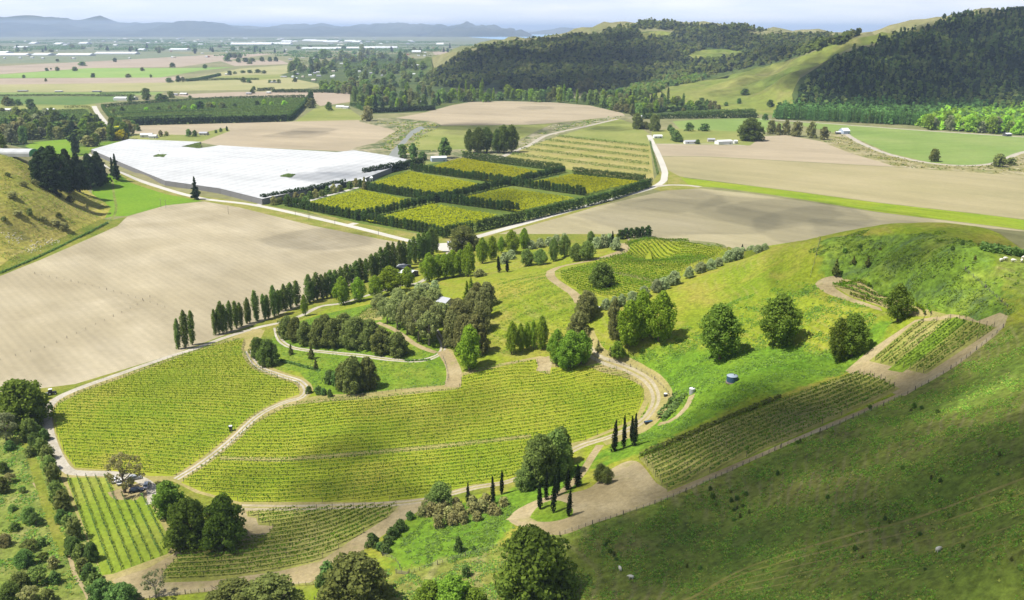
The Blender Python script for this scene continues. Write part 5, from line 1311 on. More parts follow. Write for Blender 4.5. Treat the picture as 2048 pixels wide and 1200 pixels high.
# ------------------------------------------------------------------ forest on the far hills
def project(x, y, z):
    d = depth(x, y, z); v = y * SP + (z - CAM_Z) * CP
    return 1024 + F * x / d, 600 - F * v / d
def forest(name, region, clear, spacing, h, w, cols, seed, kind='cone', lift=0.0, rowdir=None):
    r = np.random.default_rng(seed)
    X, Y = np.meshgrid(np.arange(-700, 2500, spacing), np.arange(1350, 4300, spacing))
    if rowdir is None: X = X + r.uniform(-.5, .5, X.shape) * spacing; Y = Y + r.uniform(-.5, .5, Y.shape) * spacing
    else: X = X + r.normal(0, .07, X.shape) * spacing; Y = Y + r.normal(0, .07, Y.shape) * spacing
    x, y = X.ravel(), Y.ravel(); z = zf(x, y)
    u, v = project(x, y, z)
    ok = inside(region, u + lump(x, y, 90, seed) * 1.6 + r.normal(0, 1.5, len(u)), v + lump(x, y, 70, seed + 3) * .8 + r.normal(0, .7, len(u)))
    for c in clear: ok &= ~inside(c, u, v)
    n = znorm(x, y, 12.0)
    vd = np.stack([-x, -y, CAM_Z - z], 1); vd /= np.linalg.norm(vd, axis=1)[:, None]
    ok &= (n * vd).sum(1) > -.10
    x, y, z = x[ok], y[ok], z[ok]; m = len(x); print(name, m)
    big = 1 + .22 * np.clip(lump(x, y, 160, seed + 8), -1, 1.2) * (rowdir is None)
    hh = h * big * r.uniform(.6, 1.3, m); ww = w * np.sqrt(big) * r.uniform(.75, 1.3, m)
    VV, QQ = [], []; k = 0
    q = 16
    t = r.random((m, q)) ** 1.2; a = r.uniform(0, 6.283, (m, q))
    rad = (1 - t) * .5 if kind == 'cone' else .5 * np.sqrt(np.clip(1 - t ** 2.2, 0, 1))
    P = np.stack([x[:, None] + np.cos(a) * rad * ww[:, None], y[:, None] + np.sin(a) * rad * ww[:, None], z[:, None] + hh[:, None] * (.12 + .86 * t)], -1).reshape(-1, 3)
    Nn = np.stack([np.cos(a), np.sin(a), .5 + t * .6], -1).reshape(-1, 3) + r.normal(size=(m * q, 3)) * .3
    V, Q = quads(P, Nn, np.repeat(ww, q) * .62 * r.uniform(.8, 1.3, m * q), r)
    mi = np.repeat(r.integers(0, len(cols), m), q)
    return tag(mesh_obj(name, V, Q, [LM[c] for c in cols], mi=mi), None, kind='stuff')
FA = [(1590,234),(1594,192),(1612,164),(1658,134),(1706,106),(1742,97),(1800,74),(1858,55),(1900,42),(1960,31),(2048,23),(2500,15),(2500,230),(2048,222),(1900,222),(1750,222),(1640,228)]
FB = [(846,170),(868,142),(930,106),(990,92),(1100,80),(1200,70),(1240,56),(1300,46),(1400,52),(1490,56),(1560,72),(1720,72),(1690,88),(1640,99),(1600,109),(1540,126),(1500,133),(1420,151),(1340,164),(1290,162),(1200,183),(1000,180),(900,174)]
CLR = [[(1365,118),(1395,100),(1450,98),(1490,104),(1480,116),(1430,121)], [(1270,66),(1300,57),(1350,60),(1345,72),(1290,76)], [(1478,58),(1510,62),(1550,76),(1530,77),(1490,66)], [(960,182),(985,160),(1010,158),(1000,182)]]
forest('forest', FA, [[(1560,240),(1600,200),(1600,160),(1560,160)]], 8.5, 15, 8.5, ['pine', 'native', 'pine', 'oak'], 21)
forest('forest', FB, CLR, 10.5, 13, 10.5, ['native', 'oak', 'pine', 'oak'], 22, 'dome')
forest('forest', [(1548,236),(1560,217),(1700,210),(1800,210),(1960,216),(1990,222),(1900,232),(1850,247),(1830,251),(1700,243)], [], 5.5, 15, 5.6, ['plantation', 'plantation', 'shelter'], 23, 'cone', rowdir=0)
forest('woods', [(1828,252),(1880,236),(1960,222),(2048,217),(2400,217),(2400,290),(2048,271),(1900,260)], [], 7.5, 13, 8.5, ['spring', 'bright', 'poplar', 'bush'], 24, 'dome')
forest('woods', [(1240,188),(1290,165),(1400,148),(1425,147),(1395,163),(1330,176),(1280,196)], [], 9, 10, 9, ['bush', 'native', 'walnut'], 25, 'dome')
# front of the plantation: single trees
for i in range(74):
    t = i / 73; x = 1552 + t * 296; y = 238 + t * 14 + random.uniform(-.3, .3)
    tree(x, y, 24 + random.uniform(-3, 3), 9, 'farcone', 'plantation', 'conifer in the front row of the plantation below the forested hill', 'front row of the plantation', 'plantation_conifer', far=True)
for i in range(30):
    t = i / 29; x = 1850 + t * 230; y = 258 + t * 14 + random.uniform(-3, 1)
    tree(x, y, 26 + random.uniform(-7, 8), 20, 'far', ('spring', 'bright', 'grey', 'spring')[i % 4], 'bright spring green tree at the front of the right hand wood', 'front of the spring green wood', 'spring_tree', far=True)

# ------------------------------------------------------------------ broken cloud overhead: its shadows dapple the valley
mc = bpy.data.materials.new('cloud'); mc.use_nodes = True
tcl = mc.node_tree; tcl.nodes.remove(tcl.nodes['Principled BSDF'])
d1 = tcl.nodes.new('ShaderNodeBsdfDiffuse'); d1.inputs[0].default_value = (.9, .9, .92, 1)
tp = tcl.nodes.new('ShaderNodeBsdfTransparent'); mxs = tcl.nodes.new('ShaderNodeMixShader'); mxs.inputs[0].default_value = .13
tcl.links.new(tp.outputs[0], mxs.inputs[1]); tcl.links.new(d1.outputs[0], mxs.inputs[2]); tcl.links.new(mxs.outputs[0], tcl.nodes['Material Output'].inputs['Surface'])
import bmesh
_b = bmesh.new(); bmesh.ops.create_icosphere(_b, subdivisions=2, radius=1.0)
_b.verts.ensure_lookup_table()
ICO_V = np.array([v.co[:] for v in _b.verts]); ICO_F = np.array([[v.index for v in f.verts] for f in _b.faces]); _b.free()
CV, CF = [], []
GRIDS = {}
def cloud_over(polyp, rad, spacing, seed, alt=620.0, keep=1.0, thick=2, patchy=0):
    """puffs of one cloud, spread so that their shadow falls on the outlined ground"""
    r = np.random.default_rng(seed)
    far_ = min(p[1] for p in polyp) < 200
    x, y = np.meshgrid(np.arange(-400, 2400, spacing) if far_ else np.arange(-420, 700, spacing), np.arange(1250, 4000, spacing) if far_ else np.arange(-40, 2300, spacing))
    x, y = np.repeat(x.ravel(), thick), np.repeat(y.ravel(), thick)
    x = x + r.normal(0, .5, len(x)) * spacing; y = y + r.normal(0, .5, len(x)) * spacing
    z = zf(x, y); ok = depth(x, y, z) > 20
    u, v = project(x, y, z); ok &= inside(polyp, u, v) & (r.random(len(x)) < keep)
    if patchy: ok &= lump(x, y, patchy, seed) > r.normal(-.55, .5, len(x))
    for a, b, c in zip(x[ok], y[ok], z[ok]):
        al = alt + r.uniform(-20, 60); k = (al - c) / TO_SUN.z
        s = rad * r.uniform(.55, 1.3); w = ICO_V * (1 + .16 * r.normal(size=(len(ICO_V), 1))) * (s, s, s * .55)
        CF.append(ICO_F + len(ICO_V) * len(CV)); CV.append(w + (a + TO_SUN.x * k, b + TO_SUN.y * k, al))
    print('cloud', seed, int(ok.sum()))
cloud_over([(1130,1230),(1140,1150),(1150,1090),(1160,1050),(1300,950),(1430,868),(1520,800),(1600,770),(1710,728),(1800,760),(1860,735),(1950,700),(2060,660),(2400,660),(2400,1300),(1000,1300)], 22, 20, 1, thick=4, keep=.85, patchy=120)
cloud_over([(1900,560),(2048,560),(2100,660),(1950,690),(1900,640)], 20, 24, 2, keep=.6)
cloud_over([(1750,480),(1850,470),(1980,500),(2048,560),(1900,580),(1800,540)], 22, 26, 3, keep=.7)
cloud_over([(380,960),(620,930),(900,920),(1040,900),(1040,950),(850,990),(480,1010)], 16, 22, 4, keep=.55)
cloud_over([(480,1020),(830,1008),(760,1090),(600,1180),(320,1180),(340,1130),(440,1070)], 18, 22, 5, keep=.8)
cloud_over([(-60,1040),(130,1040),(190,1190),(180,1300),(-100,1300)], 16, 20, 6, keep=.4)
cloud_over([(620,930),(700,830),(900,800),(1000,790),(940,880),(760,920)], 18, 26, 7, keep=.4)
# valley fields
cloud_over([(1330,395),(1500,405),(1620,430),(1560,470),(1420,480),(1330,440)], 70, 46, 8, keep=0.26)
cloud_over([(1600,430),(1900,455),(2048,480),(2048,520),(1700,480),(1560,455)], 70, 46, 9, keep=0.3)
cloud_over([(1480,375),(1640,395),(1800,425),(1640,418),(1500,392)], 40, 42, 10, keep=0.27)
cloud_over([(900,395),(1010,375),(1100,390),(1060,415),(960,415)], 35, 34, 11, keep=0.48)
cloud_over([(1080,355),(1180,350),(1200,372),(1120,380)], 32, 34, 12, keep=0.30)
cloud_over([(900,250),(1100,246),(1040,262),(900,270)], 48, 44, 13, keep=0.36)
cloud_over([(1000,214),(1080,208),(1110,214),(1040,222)], 45, 44, 14, keep=0.36)
cloud_over([(840,228),(920,222),(960,230),(900,238)], 45, 44, 15, keep=0.36)
cloud_over([(1150,275),(1230,240),(1290,245),(1230,260)], 40, 40, 16, keep=0.36)
cloud_over([(560,450),(660,462),(760,490),(680,500),(600,485)], 32, 34, 17, keep=0.30)
cloud_over([(600,360),(740,345),(720,365),(560,385)], 35, 36, 18, keep=0.24)
cloud_over([(520,262),(640,258),(700,272),(600,282)], 40, 44, 19, keep=0.21)
# forested hills
cloud_over([(1600,150),(1690,100),(1860,58),(2048,28),(2400,25),(2400,222),(2048,214),(1720,214),(1690,200),(1640,165)], 62, 62, 20, alt=760, thick=4, patchy=420)
cloud_over([(890,150),(960,108),(1100,85),(1240,72),(1300,78),(1300,110),(1330,140),(1280,165),(1200,192),(1000,190),(920,178)], 80, 78, 21, alt=760, thick=4, patchy=520)
cloud_over([(1330,120),(1380,135),(1500,132),(1600,115),(1560,95),(1480,120),(1400,125)], 62, 70, 22, alt=760, keep=.8)
cloud_over([(1360,60),(1480,66),(1560,82),(1480,96),(1380,92)], 62, 80, 23, alt=760, keep=.6)
cloud_over([(1400,190),(1500,160),(1520,168),(1420,200)], 40, 50, 25, alt=760, keep=.6)
cloud_over([(1490,185),(1590,150),(1600,160),(1510,196)], 36, 50, 26, alt=760, keep=.4)
cloud_over([(1480,165),(1600,135),(1640,110),(1600,112),(1500,145)], 50, 60, 24, alt=760, keep=.5)
me_ = mesh_obj('clouds', np.concatenate(CV), np.concatenate(CF), mc, smooth=True)
tag(me_, kind='stuff')

# ------------------------------------------------------------------ paint, metal, glass
M['white_paint'] = plain_mat('white_paint', (.62,.62,.60), .6)
M['roof_white'] = plain_mat('roof_white', (.55,.57,.58), .45)
M['roof_grey'] = plain_mat('roof_grey', (.30,.31,.34), .5)
M['roof_blue'] = plain_mat('roof_blue', (.36,.42,.52), .5)
M['roof_red'] = plain_mat('roof_red', (.24,.10,.07), .7)
M['wall_cream'] = plain_mat('wall_cream', (.42,.39,.32), .8)
M['wall_dark'] = plain_mat('wall_dark', (.07,.07,.075), .8)
M['glass'] = plain_mat('glass', (.03,.04,.05), .12, spec=.6)
M['rubber'] = plain_mat('rubber', (.02,.02,.02), .9)
M['steel'] = plain_mat('steel', (.35,.36,.37), .4, metal=.7)
M['car_white'] = plain_mat('car_white', (.62,.62,.62), .3, spec=.5)
M['car_silver'] = plain_mat('car_silver', (.36,.38,.42), .3, metal=.4, spec=.5)
M['car_navy'] = plain_mat('car_navy', (.020,.024,.050), .3, spec=.5)
M['car_grey'] = plain_mat('car_grey', (.13,.14,.15), .3, spec=.5)
M['car_dark'] = plain_mat('car_dark', (.03,.03,.035), .3, spec=.5)
M['tank_blue'] = plain_mat('tank_blue', (.035,.075,.125), .5)
M['tank_top'] = plain_mat('tank_top', (.24,.29,.35), .6)
M['galv'] = plain_mat('galv', (.33,.35,.35), .5, metal=.3)
M['lamp'] = plain_mat('lamp', (.7,.7,.65), .2)
M['red_lamp'] = plain_mat('red_lamp', (.35,.02,.02), .3)
M['wool'] = plain_mat('wool', (.62,.59,.50), .95)
M['timber'] = plain_mat('timber', (.20,.17,.13), .9, noise=.3)
M['trough'] = plain_mat('trough', (.03,.03,.03), .7)
M['concrete'] = plain_mat('concrete', (.40,.39,.36), .85)
M['green_sheet'] = plain_mat('green_sheet', (.05,.22,.08), .6)

def local_rz(p, q):
    a, b = gp(*p), gp(*q)
    return math.atan2(b[1] - a[1], b[0] - a[0])

# ------------------------------------------------------------------ cars
def car(p, rz, paint, label, group=None, tall=1.0, name='parked_car', cat='car'):
    """p ground point; the car points along its own +x"""
    root = empty(name, (p[0], p[1], p[2] + .02), rz); tag(root, label, cat, group)
    L, W, H = 4.5, 1.8, 1.5 * tall
    b = MB()
    low = [(-2.25,.35),(-2.25,.80),(-2.1,.95),(2.0,.86),(2.22,.70),(2.25,.35)]
    def side_prism(prof, w0, w1, m=0):
        n = len(prof); zmax = max(z for _, z in prof); zmin = min(z for _, z in prof); v = []
        for s in (-1, 1):
            for x, z in prof:
                w = w0 + (w1 - w0) * (z - zmin) / (zmax - zmin + 1e-6); v.append((x, s * w / 2, z))
        f = [(i, (i + 1) % n, n + (i + 1) % n, n + i) for i in range(n)]
        f += [tuple(range(n - 1, -1, -1)), tuple(range(n, 2 * n))]
        return v, f
    b.add(*side_prism(low, W, W * .96)); b.add(*side_prism([(-2.05,.93),(-1.65,H-.06),(-1.45,H),(.35,H),(.6,H-.05),(1.25,.90)], W * .94, W * .74))
    b.build('body', M[paint], root)
    g = MB()
    g.add(*side_prism([(-1.75,.99),(-1.5,H-.13),(.42,H-.13),(.95,.99)], W * .955, W * .80))
    g.add([(.64,-.66,H-.10),(.64,.66,H-.10),(1.20,.76,.96),(1.20,-.76,.96)], [(0,1,2,3)])
    g.add([(-1.70,-.66,H-.12),(-2.03,-.76,1.0),(-2.03,.76,1.0),(-1.70,.66,H-.12)], [(0,1,2,3)])
    g.build('windows', M['glass'], root)
    for x in (-1.4, 1.4):
        for s in (-1, 1):
            w = MB(); w.tube((x, s * .74, .33), (x, s * .93, .33), .33, .33, 14); o = w.build('wheel', M['rubber'], root)
            h = MB(); h.tube((x, s * .925, .33), (x, s * .945, .33), .2, .2, 10); h.build('rim', M['steel'], o)
    for s in (-1, 1):
        h = MB(); h.box(2.22, s * .62, .68, .1, .36, .15); h.build('headlight', M['lamp'], root)
        h = MB(); h.box(-2.24, s * .66, .80, .06, .28, .18); h.build('tail_light', M['red_lamp'], root)
    return root
CG = 'cars parked under the olive brown tree'
Z_ = math.radians
car(gp(228, 962), Z_(112), 'car_white', 'white car farthest left under the olive brown tree', CG, 1.1)
car(gp(241, 966), Z_(106), 'car_white', 'white car second from the left under the olive brown tree', CG, 1.15)
car(gp(258, 968), Z_(95), 'car_grey', 'grey car behind the trunk of the olive brown tree', CG)
car(gp(270, 958), Z_(20), 'car_silver', 'silver car at the back beneath the olive brown tree', CG)
car(gp(273, 983), Z_(20), 'car_navy', 'dark blue car parked across the vine row ends', CG)
car(gp(294, 973), Z_(100), 'car_silver', 'silver car out in the sun at the gravel bend', CG, 1.15)
WG = 'cars half hidden by the walnut trees'
car(gp(326, 1000), Z_(95), 'car_white', 'white car half hidden by the left walnut tree', WG)
car(gp(332, 1030), Z_(70), 'car_white', 'white car at the foot of the left walnut tree', WG)
car(gp(884, 617), Z_(185), 'car_white', 'white pickup in front of the grey roofed house in the grove', None, 1.15, 'pickup', 'pickup')
car(gp(1192, 618), Z_(30), 'car_white', 'white car glimpsed between olives at the knoll vineyard', None, 1.2)

# tractor beside the left track
def tractor(p, rz):
    root = empty('tractor', (p[0], p[1], p[2]), rz); tag(root, 'dark tractor with a pale cab roof parked beside the left vineyard track', 'tractor')
    b = MB(); b.box(.95, 0, 1.0, 1.9, .75, .7, taper=.9); b.box(-.3, 0, .75, 1.6, .8, .5); b.build('body', M['car_dark'], root)
    c = MB()
    for x, y in ((-1.05,-.6),(-1.05,.6),(.25,-.55),(.25,.55)): c.tube((x, y, .9), (x * .92, y * .92, 2.5), .05, .05, 6)
    c.build('cab_frame', M['car_dark'], root)
    g = MB(); g.box(-.4, 0, 1.75, 1.15, 1.05, 1.2, taper=.93); g.build('cab_glass', M['glass'], root)
    r = MB(); r.box(-.4, 0, 2.58, 1.6, 1.45, .16, taper=.9); r.build('cab_roof', M['roof_white'], root)
    for x, rr, w in ((-.75,.85,.5),(1.35,.55,.35)):
        for s in (-1, 1):
            t = MB(); t.tube((x, s * .72, rr), (x, s * (.72 + w), rr), rr, rr, 18); o = t.build('wheel', M['rubber'], root)
            h = MB(); h.tube((x, s * (.72 + w), rr), (x, s * (.75 + w), rr), rr * .5, rr * .45, 12); h.build('rim', M['roof_white'], o)
    e = MB(); e.tube((1.3, .25, 1.3), (1.3, .25, 2.2), .06, .05, 8); e.build('exhaust', M['steel'], root)
    m = MB(); m.box(-1.9, 0, .7, 1.1, 1.8, .7); m.tube((-1.3, 0, .6), (-2.0, 0, .6), .06, .06, 6); m.build('mower', M['car_grey'], root)
tractor(gp(104, 789), Z_(25))

# water tanks on the slope
def tank(p, r, h, wall, top, label, ribs=True, name='water_tank'):
    root = empty(name, (p[0], p[1], p[2] - .1)); tag(root, label, 'water tank')
    b = MB(); prof = [(r, -.6), (r, .05)]
    n = 9
    for i in range(n):
        z = .05 + (h - .1) * i / n
        prof += [(r, z + .02), (r * 1.012, z + (h / n) * .5), (r, z + h / n - .02)]
    prof += [(r * 1.02, h), (r * 1.02, h + .06)]
    b.lathe(prof, 28); b.build('wall', M[wall], root, smooth=False)
    c = MB(); c.lathe([(r * 1.035, h + .03), (r * 1.03, h + .10), (r * .55, h + .10 + r * .14), (.05, h + .10 + r * .22)], 28); t = c.build('roof', M[top], root, smooth=True)
    k = MB(); k.lathe([(.28, 0), (.28, .16), (.05, .2)], 12, (r * .35, -r * .1, h + .12 + r * .15)); k.build('hatch', M['trough'], t)
    q = MB(); q.tube((r * 1.02, -.3, -.2), (r * 1.02, -.3, h), .05, .05, 6); q.build('pipe', M['steel'], root)
tank(gp(1464, 762), 1.95, 2.1, 'tank_blue', 'tank_top', 'round dark blue water tank with a pale lid on the grassy slope')
tank(gp(1384, 786), 1.05, 1.9, 'galv', 'roof_white', 'small ribbed metal water tank above the dirt track')
o = MB(); o.lathe([(2.25, -.4), (2.2, .06), (.1, .07)], 24); x_ = gp(1464, 762)
ob = o.build('tank_pad', M['timber']); ob.location = (x_[0], x_[1], x_[2] - .16); tag(ob, 'low earth pad under the dark blue water tank', 'pad')

# portable toilet, drum, troughs
def portaloo(p):
    root = empty('portable_toilet', tuple(p), Z_(10)); tag(root, 'portable toilet with a white roof beside the vineyard track', 'toilet')
    b = MB(); b.box(0, 0, 1.05, 1.1, 1.1, 2.1); b.build('cabin', M['tank_blue'], root)
    r = MB(); r.prism([(-.6, 2.1), (-.55, 2.25), (0, 2.42), (.55, 2.25), (.6, 2.1)], -.6, .6); r.build('roof', M['roof_white'], root)
    d = MB(); d.box(-.1, -.57, 1.0, .75, .05, 1.85); o = d.build('door', M['car_dark'], root)
    h = MB(); h.box(.2, -.61, 1.0, .06, .04, .2); h.build('handle', M['steel'], o)
portaloo(gp(462, 862))
def bin_(p, label, name, lid):
    root = empty(name, tuple(p)); tag(root, label, name.replace('_', ' '))
    b = MB(); b.lathe([(.62, 0), (.72, .2), (.72, 1.15), (.66, 1.25)], 16); b.build('drum', M['trough'], root)
    l = MB(); l.lathe([(.70, 1.22), (.70, 1.32), (.05, 1.42)], 16); l.build('lid', M[lid], root)
bin_(gp(1331, 793), 'black drum with a white lid at the outer edge of the track bend', 'storage_drum', 'roof_white')
def trough(p, rz, label):
    root = empty('trough', tuple(p), rz); tag(root, label, 'trough')
    b = MB(); b.box(0, 0, .4, 3.0, 1.1, .8, taper=1.08); b.build('basin', M['trough'], root)
    w = MB(); w.box(0, 0, .815, 2.9, .95, .02); w.build('water_surface', M['tank_blue'], root)
trough(gp(1297, 846), Z_(20), 'dark trough below the strip of rank grass at the track bend')
trough(gp(40, 858), Z_(60), 'dark trough in the shade left of the track bend')

# ------------------------------------------------------------------ sheep
def sheep_mesh():
    b = MB()
    prof = [(-.55,.02),(-.52,.18),(-.4,.30),(-.1,.34),(.2,.33),(.42,.26),(.52,.14),(.55,.02)]
    v, f = [], []; n = 10
    for x, r in prof:
        for i in range(n):
            t = 6.283 * i / n; v.append((x, r * .92 * math.cos(t), .62 + r * math.sin(t)))
    for k in range(len(prof) - 1):
        for i in range(n): f.append((k * n + i, (k + 1) * n + i, (k + 1) * n + (i + 1) % n, k * n + (i + 1) % n))
    b.add(v, f)
    b.tube((.42, 0, .72), (.68, 0, .62), .15, .12, 8); b.tube((.66, 0, .64), (.88, 0, .46), .12, .07, 8)
    for s in (-1, 1):
        b.tube((.66, s * .08, .68), (.62, s * .2, .64), .04, .02, 5)
        for x in (-.36, .34): b.tube((x, s * .16, .45), (x, s * .16, 0), .07, .045, 6)
    b.tube((-.52, 0, .66), (-.62, 0, .45), .06, .03, 6)
    return b
SHEEP = [(2002,523,20,'left sheep of the overlapping pair on the ridge'),(2010,520,10,'right sheep of the overlapping pair on the ridge'),(2026,524,-15,'sheep alone right of the pair on the ridge'),(2043,524,60,'sheep facing away near the right edge on the ridge'),(2047,518,200,'sheep cut by the right edge on the ridge'),(1240,1141,100,'sheep grazing on the dark slope, farther up'),(1262,1158,160,'sheep grazing on the dark slope, lower down'),(1876,1104,30,'sheep resting on the dark slope near the right edge')]
sm_ = None
for x, y, a, l in SHEEP:
    p = gp(x, y)
    if sm_ is None:
        o = sheep_mesh().build('sheep', M['wool'], None, True); sm_ = o.data
    else:
        o = bpy.data.objects.new('sheep', sm_); COL.objects.link(o)
    o.location = tuple(p); o.rotation_euler = (0, 0, Z_(a)); o.scale = (1.25, 1.25, 1.25); tag(o, 'white ' + l, 'sheep', 'sheep on the hill')

# ------------------------------------------------------------------ fences: posts and wires
def fence(p, label, sp=3.0, h=1.15, group='post and wire fences', maxn=100, thick=.075, rails=4, every=5):
    l = ground_line(p, .5, True); L = len(l) * .5; n = min(maxn - 1, max(2, int(L / sp))); ii = np.linspace(0, len(l) - 1, n + 1).astype(int)
    base = l[0]; root = empty('fence', tuple(base)); tag(root, label, 'fence', group)
    b = MB(); b.tube((0, 0, -.3), (0, 0, h), thick, thick * .9, 5); me = None
    b2 = MB(); b2.tube((0, 0, -.3), (0, 0, h * 1.22), thick * 1.7, thick * 1.6, 6); m2 = None
    for k, i in enumerate(ii):
        big = k % every == 0
        if big and m2 is None: o = b2.build('post', M['post'], root); m2 = o.data
        elif not big and me is None: o = b.build('post', M['post'], root); me = o.data
        else:
            o = bpy.data.objects.new('post', m2 if big else me); COL.objects.link(o); o.parent = root
        o.location = tuple(l[i] - base); o.rotation_euler = (random.uniform(-.06, .06), random.uniform(-.06, .06), random.uniform(0, 6))
    w = MB()
    for r in range(rails):
        z = h * (.25 + .7 * r / max(1, rails - 1))
        for a, c in zip(ii[:-1], ii[1:]): w.tube(tuple(l[a] - base + (0, 0, z)), tuple(l[c] - base + (0, 0, z)), .012, .012, 3, caps=False)
    w.build('wire', M['steel'], root)
fence([(1120,1072),(1150,1060),(1300,1012),(1420,962),(1560,896)], 'post and wire fence along the lower edge of the bare turning place', 1.9, maxn=100)
fence([(1562,895),(1680,848),(1800,796),(1905,736),(2006,656)], 'post and wire fence beside the shaded slope vines up to the saddle', 2.2, maxn=100)
fence([(818,1147),(900,1122),(985,1097),(1000,1092)], 'post fence from the wooden gate to the big round tree', 1.6)
fence([(765,1112),(790,1120),(803,1143)], 'short fence left of the wooden gate', 1.8)
fence([(300,1200),(370,1188),(440,1180)], 'fence between bare tree and thicket at the bottom edge', 1.7)
fence([(570,1172),(640,1168),(700,1150)], 'short fence below the bottom vineyard', 1.9)
fence([(660,800),(740,790),(820,778),(890,768),(893,735),(884,712)], 'fence round the foot of the garden lawn', 2.6)
fence([(1190,722),(1240,727),(1300,752),(1335,785),(1345,800)], 'fence round the outside of the track bend', 3.0)
fence([(1930,540),(1970,575),(2015,615)], 'pale fence down the ridge below the sheep', 2.4, thick=.09)
fence([(1340,492),(1400,495),(1470,500)], 'fence along the crest behind the knoll vines', 4.0)
fence([(1640,480),(1630,520),(1620,555)], 'fence running up the grassy hill', 4.0)
fence([(0,720),(90,695),(180,655),(260,618),(300,595)], 'faint line of fence posts across the bare field', 7.0, rails=1)
fence([(70,548),(160,567),(250,590),(330,615)], 'second faint line of posts across the bare field', 7.0, rails=1)
def gate(p, q):
    a, b = gp(*p), gp(*q); L = np.linalg.norm((b - a)[:2]); rz = math.atan2(b[1] - a[1], b[0] - a[0])
    root = empty('gate', tuple(a), rz); tag(root, 'wooden farm gate with rails in the fence by the bottom bank', 'gate', None)
    for x in (0, L):
        m = MB(); m.tube((x, 0, -.3), (x, 0, 1.5), .12, .11, 8); m.build('post', M['timber'], root)
    for k in range(5):
        m = MB(); m.box(L / 2, 0, .3 + k * .22, L - .3, .05, .1); m.build('rail', M['timber'], root)
    m = MB(); m.box(L / 2, .04, .75, .08, .04, 1.0); m.build('brace', M['timber'], root)
gate((792,1147), (816,1149))

# ------------------------------------------------------------------ power poles
def pole(px, py, hpx, label, group, arms=1):
    p = gp(px, py); h, _ = px_size(p, hpx, 1)
    root = empty('power_pole', tuple(p), random.uniform(-.5, .5)); tag(root, label, 'power pole', group)
    b = MB(); b.tube((0, 0, -.5), (0, 0, h), .16, .11, 7); b.build('pole', M['timber'], root)
    for k in range(arms):
        c = MB(); c.box(0, 0, h - .5 - k * .9, 2.2, .12, .14); o = c.build('crossarm', M['timber'], root)
        for x in (-.95, -.35, .35, .95):
            i = MB(); i.tube((x, 0, h - .43 - k * .9), (x, 0, h - .25 - k * .9), .05, .04, 6); i.build('insulator', M['roof_white'], o)
PG = 'timber power poles of the valley'
for x, y, h, l in [(457,428,15,'pole standing alone in the big bare field'),(320,312,11,'pole in the left gap of the white netting'),(575,352,13,'pole in the right gap of the white netting'),(617,440,18,'left pole of the pair beside the farm road'),(620,441,16,'right pole of the pair beside the farm road'),(670,451,11,'pole beside the orchard road entrance'),(757,470,12,'pole beside the road before the poplars'),(591,430,9,'small pole beside the farm road'),(322,415,17,'left of two poles at the edge of the bright meadow'),(332,416,16,'right of two poles at the edge of the bright meadow'),(1678,246,16,'pole in front of the plantation, left'),(1736,250,16,'pole in front of the plantation, right'),(1896,260,16,'pole in front of the spring green wood'),(1335,368,14,'dark pole at the road bend')]:
    pole(x, y, h, 'timber power ' + l, PG)

# ------------------------------------------------------------------ buildings
def house(px, py, wpx, dpx_m, h, wall, roof, label, rz=0.0, pitch=.35, group=None, name='house', cat='house', windows=3, door=True, lean=False):
    """wpx: length in photo pixels; dpx_m: depth in metres"""
    p = gp(px, py); L = wpx * depth(*p) / F; W = dpx_m
    root = empty(name, tuple(p), rz); tag(root, label, cat, group)
    b = MB(); b.box(0, 0, h / 2 - .15, L, W, h + .3); b.prism([(-W / 2, h), (W / 2, h), (0, h + pitch * W / 2)], -L / 2 + .02, L / 2 - .02); b.build('wall', M[wall], root)
    r = MB(); e = .35; z0 = h - .1; zt = h + pitch * W / 2 + .06
    for s in (-1, 1):
        y = s * (W / 2 + e); zz = h - pitch * e + .05
        v = [(-L / 2 - e, y, zz), (L / 2 + e, y, zz), (L / 2 + e, 0, zt), (-L / 2 - e, 0, zt)]
        v += [(x, yy, z + .12) for x, yy, z in v]
        r.add(v, [(0, 1, 2, 3), (7, 6, 5, 4), (0, 4, 5, 1), (1, 5, 6, 2), (2, 6, 7, 3), (3, 7, 4, 0)])
    ro = r.build('roof', M[roof], root)
    if windows:
        for i in range(windows):
            x = -L / 2 + L * (i + .5) / windows
            m = MB(); m.box(x, -W / 2 - .03, h * .55, min(1.6, L / windows * .55), .06, h * .4); o = m.build('window', M['glass'], root)
            f = MB(); f.box(x, -W / 2 - .05, h * .33, min(1.8, L / windows * .62), .1, .08); f.build('sill', M['white_paint'], o)
    if door:
        m = MB(); m.box(L * .32, -W / 2 - .04, 1.0, .95, .08, 2.0); m.build('door', M['wall_dark'], root)
    return root
def shed(px, py, wpx, W, h, wall, roof, label, rz=0.0, group=None, name='shed'):
    return house(px, py, wpx, W, h, wall, roof, label, rz, .2, group, name, 'shed', 0, True)
house(892, 610, 22, 8, 2.4, 'wall_cream', 'roof_grey', 'grey roofed house among the gum trees in the grove', Z_(-35), .4)
house(818, 553, 26, 9, 3.0, 'wall_dark', 'roof_white', 'low house with white roof behind the poplar clump', Z_(-30), .25)
house(808, 541, 18, 8, 3.0, 'wall_dark', 'roof_grey', 'grey roofed building just behind the white roofed one', Z_(-30), .3, name='cottage')
house(900, 491, 9, 5, 2.6, 'wall_dark', 'roof_grey', 'small dark shelter at the edge of the concrete yard', Z_(15), .2, name='shelter', cat='shelter', windows=0)
house(668, 380, 24, 14, 3.5, 'wall_cream', 'roof_grey', 'grey roofed packhouse beside the orchard drive', Z_(25), .3, name='packhouse', cat='shed')
house(722, 368, 18, 9, 3.2, 'white_paint', 'roof_white', 'white house at the orchard sheds', Z_(20), .35)
